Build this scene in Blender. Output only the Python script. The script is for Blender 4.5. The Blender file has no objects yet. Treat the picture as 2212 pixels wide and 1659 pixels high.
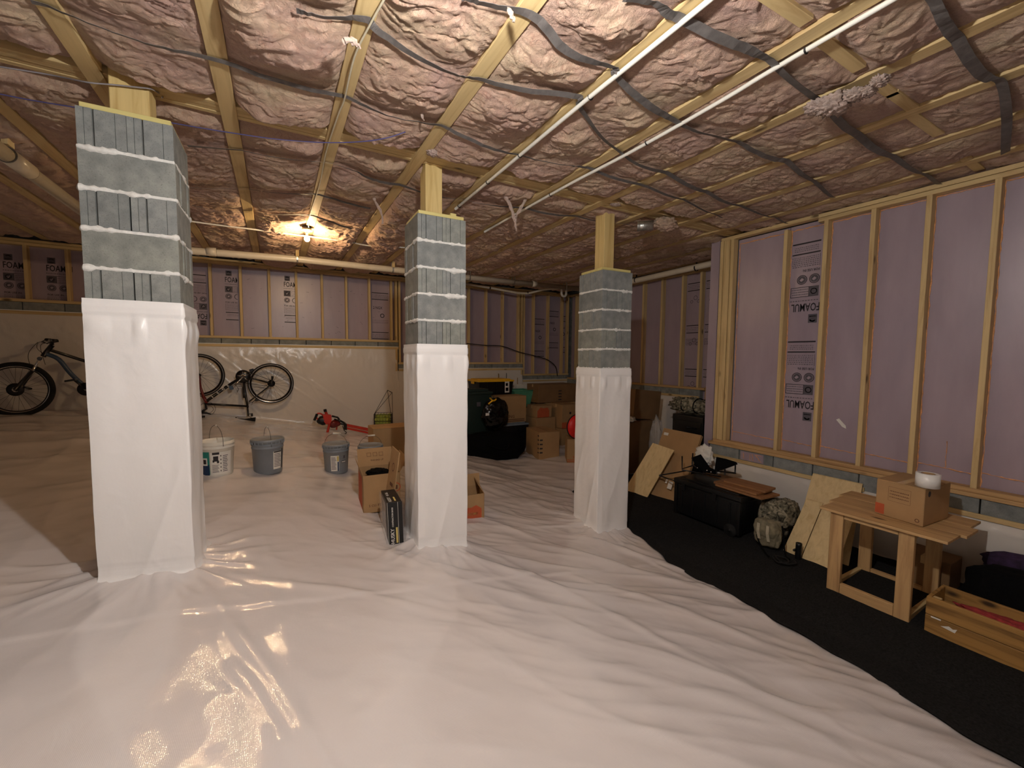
import bpy, bmesh, math, random
import numpy as np
from mathutils import Vector, Matrix

# ------------------------------------------------------------------ camera, world, lights
SC = bpy.context.scene
COL = SC.collection
CZ = 2.0                      # height of the lens above the scene's zero level
FPX, PITCH, ROLL, YAW = 901.0, 0.066, 0.009, math.radians(29.404)

def _rot(v):                  # camera space (x right, y up, looks along -z) to world
    x, y, z = v
    c, s = math.cos(ROLL), math.sin(ROLL)
    # roll of the picture
    x, y = c*x - s*y, s*x + c*y
    fwd = -z
    yy = fwd*math.cos(PITCH) + y*math.sin(PITCH)
    zz = -fwd*math.sin(PITCH) + y*math.cos(PITCH)
    return Vector((x*math.cos(YAW) + yy*math.sin(YAW), -x*math.sin(YAW) + yy*math.cos(YAW), zz))

cam_d = bpy.data.cameras.new('camera')
cam_d.sensor_width = 36.0
cam_d.lens = FPX/2212*36.0
cam_d.clip_start = 0.05
cam = bpy.data.objects.new('camera', cam_d)
COL.objects.link(cam)
M = Matrix((_rot((1, 0, 0)), _rot((0, 1, 0)), _rot((0, 0, 1)))).transposed().to_4x4()
M.translation = Vector((0, 0, CZ))
cam.matrix_world = M
SC.camera = cam

SC.view_settings.view_transform = 'Standard'
SC.view_settings.look = 'None'
SC.view_settings.gamma = 1.0
SC.view_settings.use_curve_mapping = False
SC.view_settings.exposure = 0.0
SC.cycles.max_bounces = 7; SC.cycles.diffuse_bounces = 4; SC.cycles.glossy_bounces = 3
SC.cycles.transmission_bounces = 4; SC.cycles.caustics_reflective = False; SC.cycles.caustics_refractive = False

wd = bpy.data.worlds.new('world'); SC.world = wd; wd.use_nodes = True
wd.node_tree.nodes['Background'].inputs[0].default_value = (0.9, 0.85, 0.8, 1)
wd.node_tree.nodes['Background'].inputs[1].default_value = 0.02

FRONT_LAMP = (0.47, 0.86, CZ + 1.10)
BACK_LAMP = (0.345, 5.56, CZ + 1.358)
FRONT_POWER, BACK_POWER = 140.0, 34.0          # watts of the two bulbs
FRONT_R, BACK_R = 0.040, 0.030
FRONT_COL, BACK_COL = (1.0, 0.965, 0.925), (1.0, 0.68, 0.36)

# the light itself comes from the glass globes of the bulbs, see glow() below

# ------------------------------------------------------------------ picture <-> place
def ray(px, py):
    dx, dy = px - 1106, py - 829.5
    c, s = math.cos(ROLL), math.sin(ROLL)
    u, v = c*dx + s*dy, -s*dx + c*dy
    xr, zc = u/FPX, -v/FPX
    y = math.cos(PITCH) + zc*math.sin(PITCH)
    z = -math.sin(PITCH) + zc*math.cos(PITCH)
    return np.array([xr*math.cos(YAW) + y*math.sin(YAW), -xr*math.sin(YAW) + y*math.cos(YAW), z])
def onX(px, py, x):
    r = ray(px, py); p = r*x/r[0]; return Vector((p[0], p[1], p[2] + CZ))
def onY(px, py, y):
    r = ray(px, py); p = r*y/r[1]; return Vector((p[0], p[1], p[2] + CZ))
def onZ(px, py, z):
    r = ray(px, py); p = r*(z - CZ)/r[2]; return Vector((p[0], p[1], z))

_fx = np.array([-9, -3.2, -2.7, -.86, -.45, .96, 1.38, 2.94, 3.35, 4.2, 4.93, 6.4])
_fb = np.array([-.5, -1.02, -1.06, -1.265, -1.31, -1.58, -1.64, -1.89, -1.94, -1.89, -1.835, -1.85])
def floor_h(x, y):
    b = np.interp(x, _fx, _fb)
    c = np.interp(x, [-1, 2, 3.5], [.05, .05, .02])
    return CZ + b + c*np.maximum(0, y - 3.2)
def FL(px, py):
    r = ray(px, py); lo, hi = .3, 40
    for _ in range(50):
        m = (lo + hi)/2; p = r*m
        if p[2] + CZ < floor_h(p[0], p[1]): hi = m
        else: lo = m
    p = r*lo
    return Vector((p[0], p[1], p[2] + CZ))
def fz(x, y): return float(floor_h(x, y))

# ------------------------------------------------------------------ materials
MATS = {}
def _mat(name):
    m = bpy.data.materials.new(name); m.use_nodes = True
    nt = m.node_tree; b = nt.nodes['Principled BSDF']
    return m, nt, b
def N(nt, t, **kw):
    n = nt.nodes.new(t)
    for k, v in kw.items(): setattr(n, k, v)
    return n
def coords(nt, scale=(1, 1, 1)):
    tc = N(nt, 'ShaderNodeTexCoord'); mp = N(nt, 'ShaderNodeMapping')
    mp.inputs['Scale'].default_value = scale
    nt.links.new(tc.outputs['Object'], mp.inputs[0]); return mp.outputs[0]
def noise(nt, vec, scale, detail=4, rough=.55, dist=0):
    n = N(nt, 'ShaderNodeTexNoise'); n.inputs['Scale'].default_value = scale
    n.inputs['Detail'].default_value = detail; n.inputs['Roughness'].default_value = rough
    n.inputs['Distortion'].default_value = dist
    nt.links.new(vec, n.inputs['Vector']); return n.outputs['Fac']
def ramp(nt, fac, stops):
    r = N(nt, 'ShaderNodeValToRGB'); e = r.color_ramp.elements
    while len(e) < len(stops): e.new(.5)
    for i, (p, c) in enumerate(stops): e[i].position = p; e[i].color = (*c, 1)
    nt.links.new(fac, r.inputs[0]); return r.outputs[0]
def bump(nt, b, h, strength=.3, dist=.01, normal=None):
    n = N(nt, 'ShaderNodeBump'); n.inputs['Strength'].default_value = strength
    n.inputs['Distance'].default_value = dist
    nt.links.new(h, n.inputs['Height'])
    if normal: nt.links.new(normal, n.inputs['Normal'])
    nt.links.new(n.outputs[0], b.inputs['Normal']); return n.outputs[0]
def lin(c):
    return tuple((v/12.92 if v <= .04045 else ((v + .055)/1.055)**2.4) for v in c)
def simple(name, col, rough=.6, metal=0, nscale=12, amt=.12, bs=.15, spec=.5, coat=0):
    c = lin(col)
    m, nt, b = _mat(name); v = coords(nt)
    f = noise(nt, v, nscale, 5)
    lo = tuple(max(0, x*(1 - amt)) for x in c); hi = tuple(min(1, x*(1 + amt)) for x in c)
    nt.links.new(ramp(nt, f, [(.3, lo), (.7, hi)]), b.inputs['Base Color'])
    b.inputs['Roughness'].default_value = rough; b.inputs['Metallic'].default_value = metal
    b.inputs['Specular IOR Level'].default_value = spec
    b.inputs['Coat Weight'].default_value = coat
    if bs: bump(nt, b, noise(nt, v, nscale*8, 4), bs, .002)
    MATS[name] = m; return m
def wood(name, axis, c1, c2, c3=None, knots=True, rough=.65):
    c1, c2 = lin(c1), lin(c2)
    m, nt, b = _mat(name)
    sc = [14, 14, 14]; sc[axis] = .9
    v = coords(nt, tuple(sc))
    oi = N(nt, 'ShaderNodeObjectInfo')
    add = N(nt, 'ShaderNodeVectorMath', operation='ADD')
    mul = N(nt, 'ShaderNodeVectorMath', operation='SCALE'); mul.inputs['Scale'].default_value = 37
    comb = N(nt, 'ShaderNodeCombineXYZ')
    for i in range(3): nt.links.new(oi.outputs['Random'], comb.inputs[i])
    nt.links.new(comb.outputs[0], mul.inputs[0]); nt.links.new(v, add.inputs[0]); nt.links.new(mul.outputs[0], add.inputs[1])
    f = noise(nt, add.outputs[0], 1.6, 6, .6, .6)
    col = ramp(nt, f, [(.25, c2), (.5, c1), (.75, tuple(min(1, x*1.12) for x in c1))])
    if knots:
        sk = [5, 5, 5]; sk[axis] = 2.2
        vo = N(nt, 'ShaderNodeTexVoronoi'); vo.inputs['Scale'].default_value = 1.0
        vk = coords(nt, tuple(sk)); a2 = N(nt, 'ShaderNodeVectorMath', operation='ADD')
        nt.links.new(vk, a2.inputs[0]); nt.links.new(mul.outputs[0], a2.inputs[1])
        nt.links.new(a2.outputs[0], vo.inputs['Vector'])
        kf = ramp(nt, vo.outputs['Distance'], [(.05, (1, 1, 1)), (.13, (0, 0, 0))])
        mx = N(nt, 'ShaderNodeMix', data_type='RGBA')
        nt.links.new(kf, mx.inputs['Factor']); nt.links.new(col, mx.inputs['A'])
        mx.inputs['B'].default_value = (*tuple(x*.35 for x in c2), 1)
        col = mx.outputs['Result']
    nt.links.new(col, b.inputs['Base Color'])
    b.inputs['Roughness'].default_value = rough
    bump(nt, b, f, .35, .002)
    MATS[name] = m; return m

PINE = ((.82, .72, .52), (.70, .57, .38))
for ax, nm in ((0, 'x'), (1, 'y'), (2, 'z')):
    wood('pine_' + nm, ax, *PINE)
    wood('old_pine_' + nm, ax, (.76, .62, .43), (.60, .46, .30))
wood('treated_z', 2, (.84, .74, .50), (.74, .61, .36))
wood('treated_x', 0, (.84, .79, .52), (.74, .68, .40), knots=False)
wood('dark_board', 1, (.60, .42, .26), (.42, .28, .17))
wood('crate_y', 1, (.66, .50, .27), (.40, .28, .14))
wood('plywood', 2, (.86, .77, .58), (.79, .68, .48), knots=False)

# fibreglass
def insulation_mat():
    m, nt, b = _mat('fibreglass')
    v = coords(nt)
    big = noise(nt, v, 3.2, 4, .6)
    f = noise(nt, v, 26, 7, .72, 1.6)
    cA = ramp(nt, big, [(.30, lin((.86, .72, .67))), (.5, lin((.91, .78, .69))), (.72, lin((.94, .85, .72)))])
    cB = ramp(nt, f, [(.28, lin((.80, .62, .57))), (.46, lin((.96, .92, .89))), (.75, (1, 1, 1))])
    mx = N(nt, 'ShaderNodeMix', data_type='RGBA', blend_type='MULTIPLY'); mx.inputs['Factor'].default_value = .75
    nt.links.new(cA, mx.inputs['A']); nt.links.new(cB, mx.inputs['B'])
    nt.links.new(mx.outputs['Result'], b.inputs['Base Color'])
    b.inputs['Roughness'].default_value = .95; b.inputs['Specular IOR Level'].default_value = .1
    b.inputs['Sheen Weight'].default_value = .3; b.inputs['Sheen Roughness'].default_value = .5
    rg = N(nt, 'ShaderNodeTexNoise', noise_type='RIDGED_MULTIFRACTAL'); rg.inputs['Scale'].default_value = 9
    rg.inputs['Detail'].default_value = 7; rg.inputs['Roughness'].default_value = .62; rg.inputs['Distortion'].default_value = 1.2
    nt.links.new(v, rg.inputs['Vector'])
    n0 = bump(nt, b, rg.outputs['Fac'], .8, .02)
    n1 = bump(nt, b, f, .9, .03, n0)
    f2 = noise(nt, v, 150, 4, .7)
    bump(nt, b, f2, .7, .006, n1)
    MATS['fibreglass'] = m
insulation_mat()

def vinyl_mat(name, base, rough, big_bump, spec=.5, bsc=9, bd=.006):
    m, nt, b = _mat(name)
    v = coords(nt)
    f = noise(nt, v, 1.3, 4)
    c = lin(base)
    nt.links.new(ramp(nt, f, [(.3, tuple(x*.95 for x in c)), (.7, c)]), b.inputs['Base Color'])
    b.inputs['Specular IOR Level'].default_value = spec
    fr = noise(nt, v, 7, 4)
    mr = N(nt, 'ShaderNodeMapRange'); mr.inputs['To Min'].default_value = rough*.7; mr.inputs['To Max'].default_value = rough*1.4
    nt.links.new(fr, mr.inputs['Value']); nt.links.new(mr.outputs[0], b.inputs['Roughness'])
    n1 = bump(nt, b, noise(nt, v, bsc, 6, .6, 1.2), big_bump, bd)
    # woven reinforcing threads inside the sheet
    w1 = N(nt, 'ShaderNodeTexWave'); w1.inputs['Scale'].default_value = 60; w1.inputs['Distortion'].default_value = .6
    w2 = N(nt, 'ShaderNodeTexWave', bands_direction='Y'); w2.inputs['Scale'].default_value = 60; w2.inputs['Distortion'].default_value = .6
    nt.links.new(v, w1.inputs['Vector']); nt.links.new(v, w2.inputs['Vector'])
    ad = N(nt, 'ShaderNodeMath', operation='ADD'); nt.links.new(w1.outputs['Fac'], ad.inputs[0]); nt.links.new(w2.outputs['Fac'], ad.inputs[1])
    bump(nt, b, ad.outputs[0], .12, .0008, n1)
    MATS[name] = m
vinyl_mat('floor_vinyl', (.86, .84, .835), .045, .30, .6, 7, .0045)
vinyl_mat('wall_vinyl', (.88, .86, .83), .15, .5)
vinyl_mat('wrap_vinyl', (.97, .97, .97), .32, .25)
simple('tape_white', (.93, .93, .92), .3, amt=.03, bs=0)

def block_mat():
    m, nt, b = _mat('concrete')
    v = coords(nt)
    oi = N(nt, 'ShaderNodeObjectInfo')
    f = noise(nt, v, 9, 8, .65)
    c = ramp(nt, f, [(.3, lin((.46, .475, .475))), (.5, lin((.54, .555, .55))), (.72, lin((.62, .635, .62)))])
    tint = ramp(nt, oi.outputs['Random'], [(0, (.82, .83, .83)), (.6, (1, 1, 1)), (1, (1.0, .99, .90))])
    mx = N(nt, 'ShaderNodeMix', data_type='RGBA', blend_type='MULTIPLY'); mx.inputs['Factor'].default_value = 1
    nt.links.new(c, mx.inputs['A']); nt.links.new(tint, mx.inputs['B'])
    pit = noise(nt, v, 160, 3, .7)
    pr = ramp(nt, pit, [(.30, (.45, .45, .45)), (.42, (1, 1, 1)), (.66, (1, 1, 1)), (.72, (1.25, 1.25, 1.25))])
    m2 = N(nt, 'ShaderNodeMix', data_type='RGBA', blend_type='MULTIPLY'); m2.inputs['Factor'].default_value = .7
    nt.links.new(mx.outputs['Result'], m2.inputs['A']); nt.links.new(pr, m2.inputs['B'])
    nt.links.new(m2.outputs['Result'], b.inputs['Base Color'])
    b.inputs['Roughness'].default_value = .9; b.inputs['Specular IOR Level'].default_value = .2
    bump(nt, b, pit, .6, .003)
    MATS['concrete'] = m
block_mat()
simple('mortar', (.90, .90, .885), .9, nscale=60, amt=.1, bs=.7)

def foam_mat():
    m, nt, b = _mat('foam_pink')
    v = coords(nt, (1, 1, .25))
    f = noise(nt, v, 4, 6, .6)
    nt.links.new(ramp(nt, f, [(.3, lin((.61, .55, .595))), (.7, lin((.67, .61, .655)))]), b.inputs['Base Color'])
    b.inputs['Roughness'].default_value = .33; b.inputs['Specular IOR Level'].default_value = .6
    bump(nt, b, f, .06, .004)
    MATS['foam_pink'] = m
foam_mat()
simple('spray_foam', (.90, .66, .46), .8, nscale=40, amt=.2, bs=.8)
simple('ink', (.15, .13, .15), .6, amt=.1, bs=0)
simple('ink_grey', (.34, .32, .35), .6, amt=.2, bs=0)
simple('pvc', (.88, .84, .76), .3, amt=.04, bs=.03)
simple('pvc_seam', (.45, .43, .40), .5, bs=0)
simple('strap_foil', (.62, .61, .60), .42, .55, nscale=30, amt=.15, bs=.4)
simple('strap_band', (.42, .40, .39), .6, .2, nscale=30, amt=.2, bs=.4)
simple('galv', (.75, .75, .73), .35, .9, nscale=40, amt=.2, bs=.3)
simple('subfloor', (.36, .26, .18), .9)
simple('black_plastic', (.055, .058, .065), .38, amt=.2, bs=.1)
simple('black_rubber', (.05, .045, .045), .8, amt=.2, bs=.3)
simple('black_fabric', (.05, .05, .055), .95, nscale=60, amt=.3, bs=.6, spec=.1)
simple('ground_fabric', (.15, .15, .15), .97, nscale=80, amt=.35, bs=.6, spec=.05)
simple('bag_plastic', (.03, .032, .036), .18, amt=.2, bs=.2)
simple('grey_plastic', (.52, .55, .58), .42, amt=.05, bs=.05)
simple('white_plastic', (.91, .90, .86), .36, amt=.03, bs=.03)
simple('yellow_plastic', (.93, .72, .12), .45, amt=.08, bs=.05)
simple('green_plastic', (.10, .17, .15), .55, amt=.1, bs=.05)
simple('mint_plastic', (.33, .60, .48), .5, amt=.1, bs=.05)
simple('cardboard', (.66, .53, .37), .85, nscale=5, amt=.08, bs=.2)
simple('cardboard_dark', (.50, .38, .25), .85, nscale=5, amt=.1, bs=.2)
simple('box_tape', (.80, .68, .50), .25, amt=.05, bs=.05)
simple('print_orange', (.72, .34, .20), .8, amt=.1, bs=0)
simple('print_brown', (.38, .24, .16), .8, amt=.1, bs=0)
simple('paper', (.90, .89, .86), .8, amt=.04, bs=0)
simple('label_teal', (.12, .50, .46), .5, amt=.05, bs=0)
simple('label_navy', (.09, .20, .34), .5, amt=.05, bs=0)
simple('label_gold', (.82, .74, .44), .5, amt=.05, bs=0)
simple('red_paint', (.74, .19, .12), .4, amt=.12, bs=.1)
simple('red_cloth', (.60, .20, .20), .9, nscale=30, amt=.3, bs=.7)
simple('red_ball', (.86, .12, .10), .45, amt=.05, bs=.05)
simple('metal_dark', (.20, .20, .21), .4, .8, amt=.2, bs=.1)
simple('chrome', (.82, .82, .82), .18, 1.0, amt=.05, bs=0)
simple('bike_black', (.04, .04, .045), .3, amt=.1, bs=0, coat=.4)
simple('bike_blue', (.20, .29, .40), .35, amt=.1, bs=0, coat=.4)
simple('bike_maroon', (.42, .12, .11), .35, amt=.1, bs=0, coat=.4)
simple('tennis', (.62, .66, .30), .95, nscale=50, amt=.15, bs=.6)
simple('blue_wire', (.33, .32, .52), .5, bs=0)
simple('grey_wire', (.55, .53, .55), .5, bs=0)
simple('white_wire', (.85, .82, .72), .5, bs=0)
simple('ceramic', (.92, .89, .80), .3, amt=.02, bs=0)
simple('purple_cloth', (.20, .13, .25), .9, nscale=18, amt=.6, bs=.6)
def camo():
    m, nt, b = _mat('camouflage'); v = coords(nt)
    f = noise(nt, v, 16, 3, .6, 1.0)
    c = ramp(nt, f, [(.40, lin((.20, .19, .15))), (.43, lin((.42, .40, .33))), (.52, lin((.42, .40, .33))), (.55, lin((.60, .57, .49)))])
    c.node.color_ramp.interpolation = 'LINEAR'
    nt.links.new(c, b.inputs['Base Color']); b.inputs['Roughness'].default_value = .95
    bump(nt, b, noise(nt, v, 40, 5), .8, .01); MATS['camouflage'] = m
camo()
simple('strap_tan', (.70, .67, .58), .9, nscale=40, bs=.4)
simple('pack_tan', (.50, .47, .38), .95, nscale=20, amt=.35, bs=.7)
def clear(name, col, rough, trans):
    m, nt, b = _mat(name); b.inputs['Base Color'].default_value = (*col, 1)
    b.inputs['Roughness'].default_value = rough; b.inputs['Transmission Weight'].default_value = trans
    b.inputs['IOR'].default_value = 1.2; b.inputs['Alpha'].default_value = .45
    v = coords(nt); bump(nt, b, noise(nt, v, 14, 4, .6, 1), .5, .01)
    MATS[name] = m
clear('clear_film', (.9, .9, .9), .12, .6)
def glow(name, col, s):
    m, nt, b = _mat(name); b.inputs['Emission Color'].default_value = (*col, 1)
    b.inputs['Emission Strength'].default_value = s; MATS[name] = m
glow('bulb_front', FRONT_COL, FRONT_POWER/(4*math.pi**2*FRONT_R**2)); glow('bulb_back', BACK_COL, BACK_POWER/(4*math.pi**2*BACK_R**2))

# ------------------------------------------------------------------ object helpers
def base_of(o):
    v = Vector((0, 0, 0))
    while o is not None: v = v + o.location; o = o.parent
    return v
def link(name, me, mats, parent=None, loc=None):
    o = bpy.data.objects.new(name, me); COL.objects.link(o)
    if mats is not None and not me.materials:
        for m in (mats if isinstance(mats, (list, tuple)) else [mats]): me.materials.append(MATS[m])
    if parent is not None: o.parent = parent
    if loc is not None: o.location = loc
    return o
def thing(name, label, cat, loc, group=None):
    o = bpy.data.objects.new(name, None); COL.objects.link(o)
    o.location = loc; o['label'] = label; o['category'] = cat; o.empty_display_size = .1
    if group: o['group'] = group
    return o
def tag(o, label, cat, group=None):
    o['label'] = label; o['category'] = cat
    if group: o['group'] = group
    return o

class MB:
    """collects shapes given in world coordinates and links them as one mesh"""
    def __init__(s): s.bm = bmesh.new(); s.mi = 0
    def poly(s, pts):
        vs = [s.bm.verts.new(p) for p in pts]
        f = s.bm.faces.new(vs); f.material_index = s.mi; return s
    def prism(s, pts, d):
        """polygon pts swept along vector d"""
        a = [s.bm.verts.new(p) for p in pts]; b = [s.bm.verts.new(Vector(p) + Vector(d)) for p in pts]
        n = len(a); fs = [s.bm.faces.new(a[::-1]), s.bm.faces.new(b)]
        for i in range(n): fs.append(s.bm.faces.new((a[i], a[(i+1) % n], b[(i+1) % n], b[i])))
        for f in fs: f.material_index = s.mi
        return s
    def obox(s, o, a, b, c, bev=0):
        """box with corner o and edge vectors a b c"""
        o, a, b, c = map(Vector, (o, a, b, c))
        if a.cross(b).dot(c) < 0: a, b = b, a
        P = [o, o+a, o+a+b, o+b, o+c, o+a+c, o+a+b+c, o+b+c]
        v = [s.bm.verts.new(p) for p in P]
        fs = [s.bm.faces.new([v[i] for i in q]) for q in ((3,2,1,0),(4,5,6,7),(0,1,5,4),(1,2,6,5),(2,3,7,6),(3,0,4,7))]
        for f in fs: f.material_index = s.mi
        if bev:
            es = {e for f in fs for e in f.edges}
            bmesh.ops.bevel(s.bm, geom=list(es), offset=bev, segments=2 if bev > .004 else 1, affect='EDGES', profile=.6)
        return s
    def box(s, lo, hi, bev=0):
        return s.obox(lo, (hi[0]-lo[0], 0, 0), (0, hi[1]-lo[1], 0), (0, 0, hi[2]-lo[2]), bev)
    def tube(s, pts, r, n=8, cap=True, closed=False):
        pts = [Vector(p) for p in pts]; k = len(pts)
        rs = r if isinstance(r, (list, tuple)) else [r]*k
        rings = []; up = None
        for i, p in enumerate(pts):
            if closed: d = pts[(i+1) % k] - pts[i-1]
            else: d = pts[min(i+1, k-1)] - pts[max(i-1, 0)]
            if d.length < 1e-9: d = Vector((0, 0, 1))
            d.normalize()
            if up is None: up = Vector((0, 0, 1)) if abs(d.z) < .9 else Vector((1, 0, 0))
            x = d.cross(up)
            if x.length < 1e-4: x = d.cross(Vector((0, 1, 0)))
            x.normalize(); y = x.cross(d).normalized(); up = y
            rings.append([s.bm.verts.new(p + (x*math.cos(t) + y*math.sin(t))*rs[i]) for t in [2*math.pi*j/n for j in range(n)]])
        R = range(k if closed else k-1)
        for i in R:
            A, B = rings[i], rings[(i+1) % k]
            for j in range(n):
                f = s.bm.faces.new((A[j], A[(j+1) % n], B[(j+1) % n], B[j])); f.material_index = s.mi; f.smooth = True
        if cap and not closed:
            for q in (rings[0], rings[-1][::-1]):
                f = s.bm.faces.new(q); f.material_index = s.mi
        return s
    def lathe(s, c, prof, n=32, axis=(0, 0, 1)):
        """profile [(r, h)] turned round the axis through c"""
        ax = Vector(axis).normalized(); c = Vector(c)
        x = ax.cross(Vector((0, 1, 0)) if abs(ax.y) < .9 else Vector((1, 0, 0))).normalized(); y = ax.cross(x)
        rings = []
        for r, h in prof:
            if r < 1e-6: rings.append([s.bm.verts.new(c + ax*h)])
            else: rings.append([s.bm.verts.new(c + ax*h + (x*math.cos(t) + y*math.sin(t))*r) for t in [2*math.pi*j/n for j in range(n)]])
        for A, B in zip(rings, rings[1:]):
            for j in range(n):
                a = [A[j % len(A)], A[(j+1) % n % len(A)], B[(j+1) % n % len(B)], B[j % len(B)]]
                u = []
                for q in a:
                    if q not in u: u.append(q)
                if len(u) > 2:
                    f = s.bm.faces.new(u); f.material_index = s.mi; f.smooth = True
        return s
    def sphere(s, c, r, seg=16, sq=(1, 1, 1)):
        m = Matrix.Translation(c) @ Matrix.Diagonal((sq[0], sq[1], sq[2], 1))
        g = bmesh.ops.create_uvsphere(s.bm, u_segments=seg, v_segments=seg//2+2, radius=r, matrix=m)
        for v in g['verts']:
            for f in v.link_faces: f.smooth = True; f.material_index = s.mi
        return s
    def blob(s, c, size, seed=0, amp=.15, freq=3.0, sub=4, boxy=.0, rot=0):
        """a soft lump: an icosphere stretched, squared off and dented by noise"""
        g = bmesh.ops.create_icosphere(s.bm, subdivisions=sub, radius=1)
        P = np.array([v.co[:] for v in g['verts']])
        if boxy:
            m = np.abs(P).max(1, keepdims=True); Q = P/m
            P = P*(1-boxy) + Q*boxy
        nn = P/np.linalg.norm(P, axis=1, keepdims=True)
        h = fbm(nn[:, 0]*freq+seed*7.3, nn[:, 1]*freq+3.1*seed, nn[:, 2]*freq, 4)
        P = P + nn*(h*amp*2)[:, None]
        cr, sr = math.cos(rot), math.sin(rot)
        for v, p in zip(g['verts'], P):
            x, y, z = p*np.array(size)
            v.co = Vector(c) + Vector((x*cr - y*sr, x*sr + y*cr, z))
            for f in v.link_faces: f.smooth = True; f.material_index = s.mi
        return s
    def build(s, name, mats, parent=None, smooth=None):
        me = bpy.data.meshes.new(name)
        off = base_of(parent) if parent is not None else None
        if off is None:
            bb = [v.co for v in s.bm.verts]
            cx = sum(v.x for v in bb)/len(bb); cy = sum(v.y for v in bb)/len(bb); cz = min(v.z for v in bb)
            off = Vector((cx, cy, cz)); loc = off
        else: loc = None
        bmesh.ops.translate(s.bm, verts=s.bm.verts, vec=-off)
        if smooth is not None:
            for f in s.bm.faces: f.smooth = smooth
        s.bm.to_mesh(me); s.bm.free()
        return link(name, me, mats, parent, loc)

# vector noise ------------------------------------------------------
_rs = np.random.RandomState(5)
_perm = _rs.permutation(256); _perm = np.concatenate([_perm, _perm, _perm])
_grad = _rs.normal(size=(256, 3)); _grad /= np.linalg.norm(_grad, axis=1, keepdims=True)
def perlin(x, y, z):
    x = np.asarray(x, float); y = np.asarray(y, float)+0*x; z = np.asarray(z, float)+0*x
    xi = np.floor(x).astype(int); yi = np.floor(y).astype(int); zi = np.floor(z).astype(int)
    fx, fy, fz_ = x-xi, y-yi, z-zi
    u, v, w = (t*t*t*(t*(t*6-15)+10) for t in (fx, fy, fz_))
    r = 0
    for dx in (0, 1):
        for dy in (0, 1):
            for dz in (0, 1):
                h = _perm[_perm[_perm[(xi+dx) & 255] + ((yi+dy) & 255)] + ((zi+dz) & 255)]
                g = _grad[h]
                d = g[..., 0]*(fx-dx) + g[..., 1]*(fy-dy) + g[..., 2]*(fz_-dz)
                r = r + d*(u if dx else 1-u)*(v if dy else 1-v)*(w if dz else 1-w)
    return r
def fbm(x, y, z, o=4, g=.5):
    r = 0; a = 1
    for i in range(o):
        r = r + a*perlin(x*2**i+i*17.1, y*2**i+i*3.7, np.asarray(z)*2**i); a *= g
    return r
def ridge(x, y, z, o=3, g=.5):
    r = 0; a = 1
    for i in range(o):
        r = r + a*(1-2.6*np.abs(perlin(x*2**i+i*11.3, y*2**i+i*5.9, np.asarray(z)*2**i))); a *= g
    return r
def grid_mesh(name, X, Y, Z, smooth=True, flip=False):
    """X, Y, Z arrays (rows, columns) of world points -> mesh datablock"""
    n, m = X.shape
    V = np.stack([X, Y, Z], -1).reshape(-1, 3).astype(np.float32)
    i = np.arange(n-1)[:, None]*m + np.arange(m-1)[None, :]
    q = np.stack([i, i+1, i+m+1, i+m], -1).reshape(-1, 4)
    if flip: q = q[:, ::-1]
    me = bpy.data.meshes.new(name)
    me.vertices.add(len(V)); me.vertices.foreach_set('co', V.ravel())
    me.loops.add(q.size); me.loops.foreach_set('vertex_index', q.ravel().astype(np.int32))
    me.polygons.add(len(q)); me.polygons.foreach_set('loop_start', np.arange(0, q.size, 4, dtype=np.int32))
    me.polygons.foreach_set('loop_total', np.full(len(q), 4, dtype=np.int32))
    if smooth: me.polygons.foreach_set('use_smooth', np.ones(len(q), bool))
    me.update(); me.validate()
    return me
def ribbon(mb, pts, w, t, side=None):
    """flat band along pts, width w, thickness t"""
    pts = [Vector(p) for p in pts]; prev = None
    for i, p in enumerate(pts):
        d = (pts[min(i+1, len(pts)-1)] - pts[max(i-1, 0)]).normalized()
        sd = Vector(side[i]) if side is not None else Vector((0, 0, 1)).cross(d)
        sd = (sd - d*sd.dot(d)).normalized(); nn = d.cross(sd).normalized()
        ring = [mb.bm.verts.new(p + sd*(a*w/2) + nn*(b*t/2)) for a, b in ((-1, -1), (1, -1), (1, 1), (-1, 1))]
        if prev:
            for j in range(4):
                f = mb.bm.faces.new((prev[j], prev[(j+1) % 4], ring[(j+1) % 4], ring[j])); f.material_index = mb.mi
        else: mb.bm.faces.new(ring)
        prev = ring
    mb.bm.faces.new(prev[::-1])
def smooth_path(pts, n=6):
    pts = [Vector(p) for p in pts]; out = []
    for i in range(len(pts)-1):
        p0 = pts[max(i-1, 0)]; p1 = pts[i]; p2 = pts[i+1]; p3 = pts[min(i+2, len(pts)-1)]
        for k in range(n):
            t = k/n
            out.append(.5*((2*p1) + (p2-p0)*t + (2*p0-5*p1+4*p2-p3)*t*t + (3*p1-p0-3*p2+p3)*t**3))
    out.append(pts[-1]); return out

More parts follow.
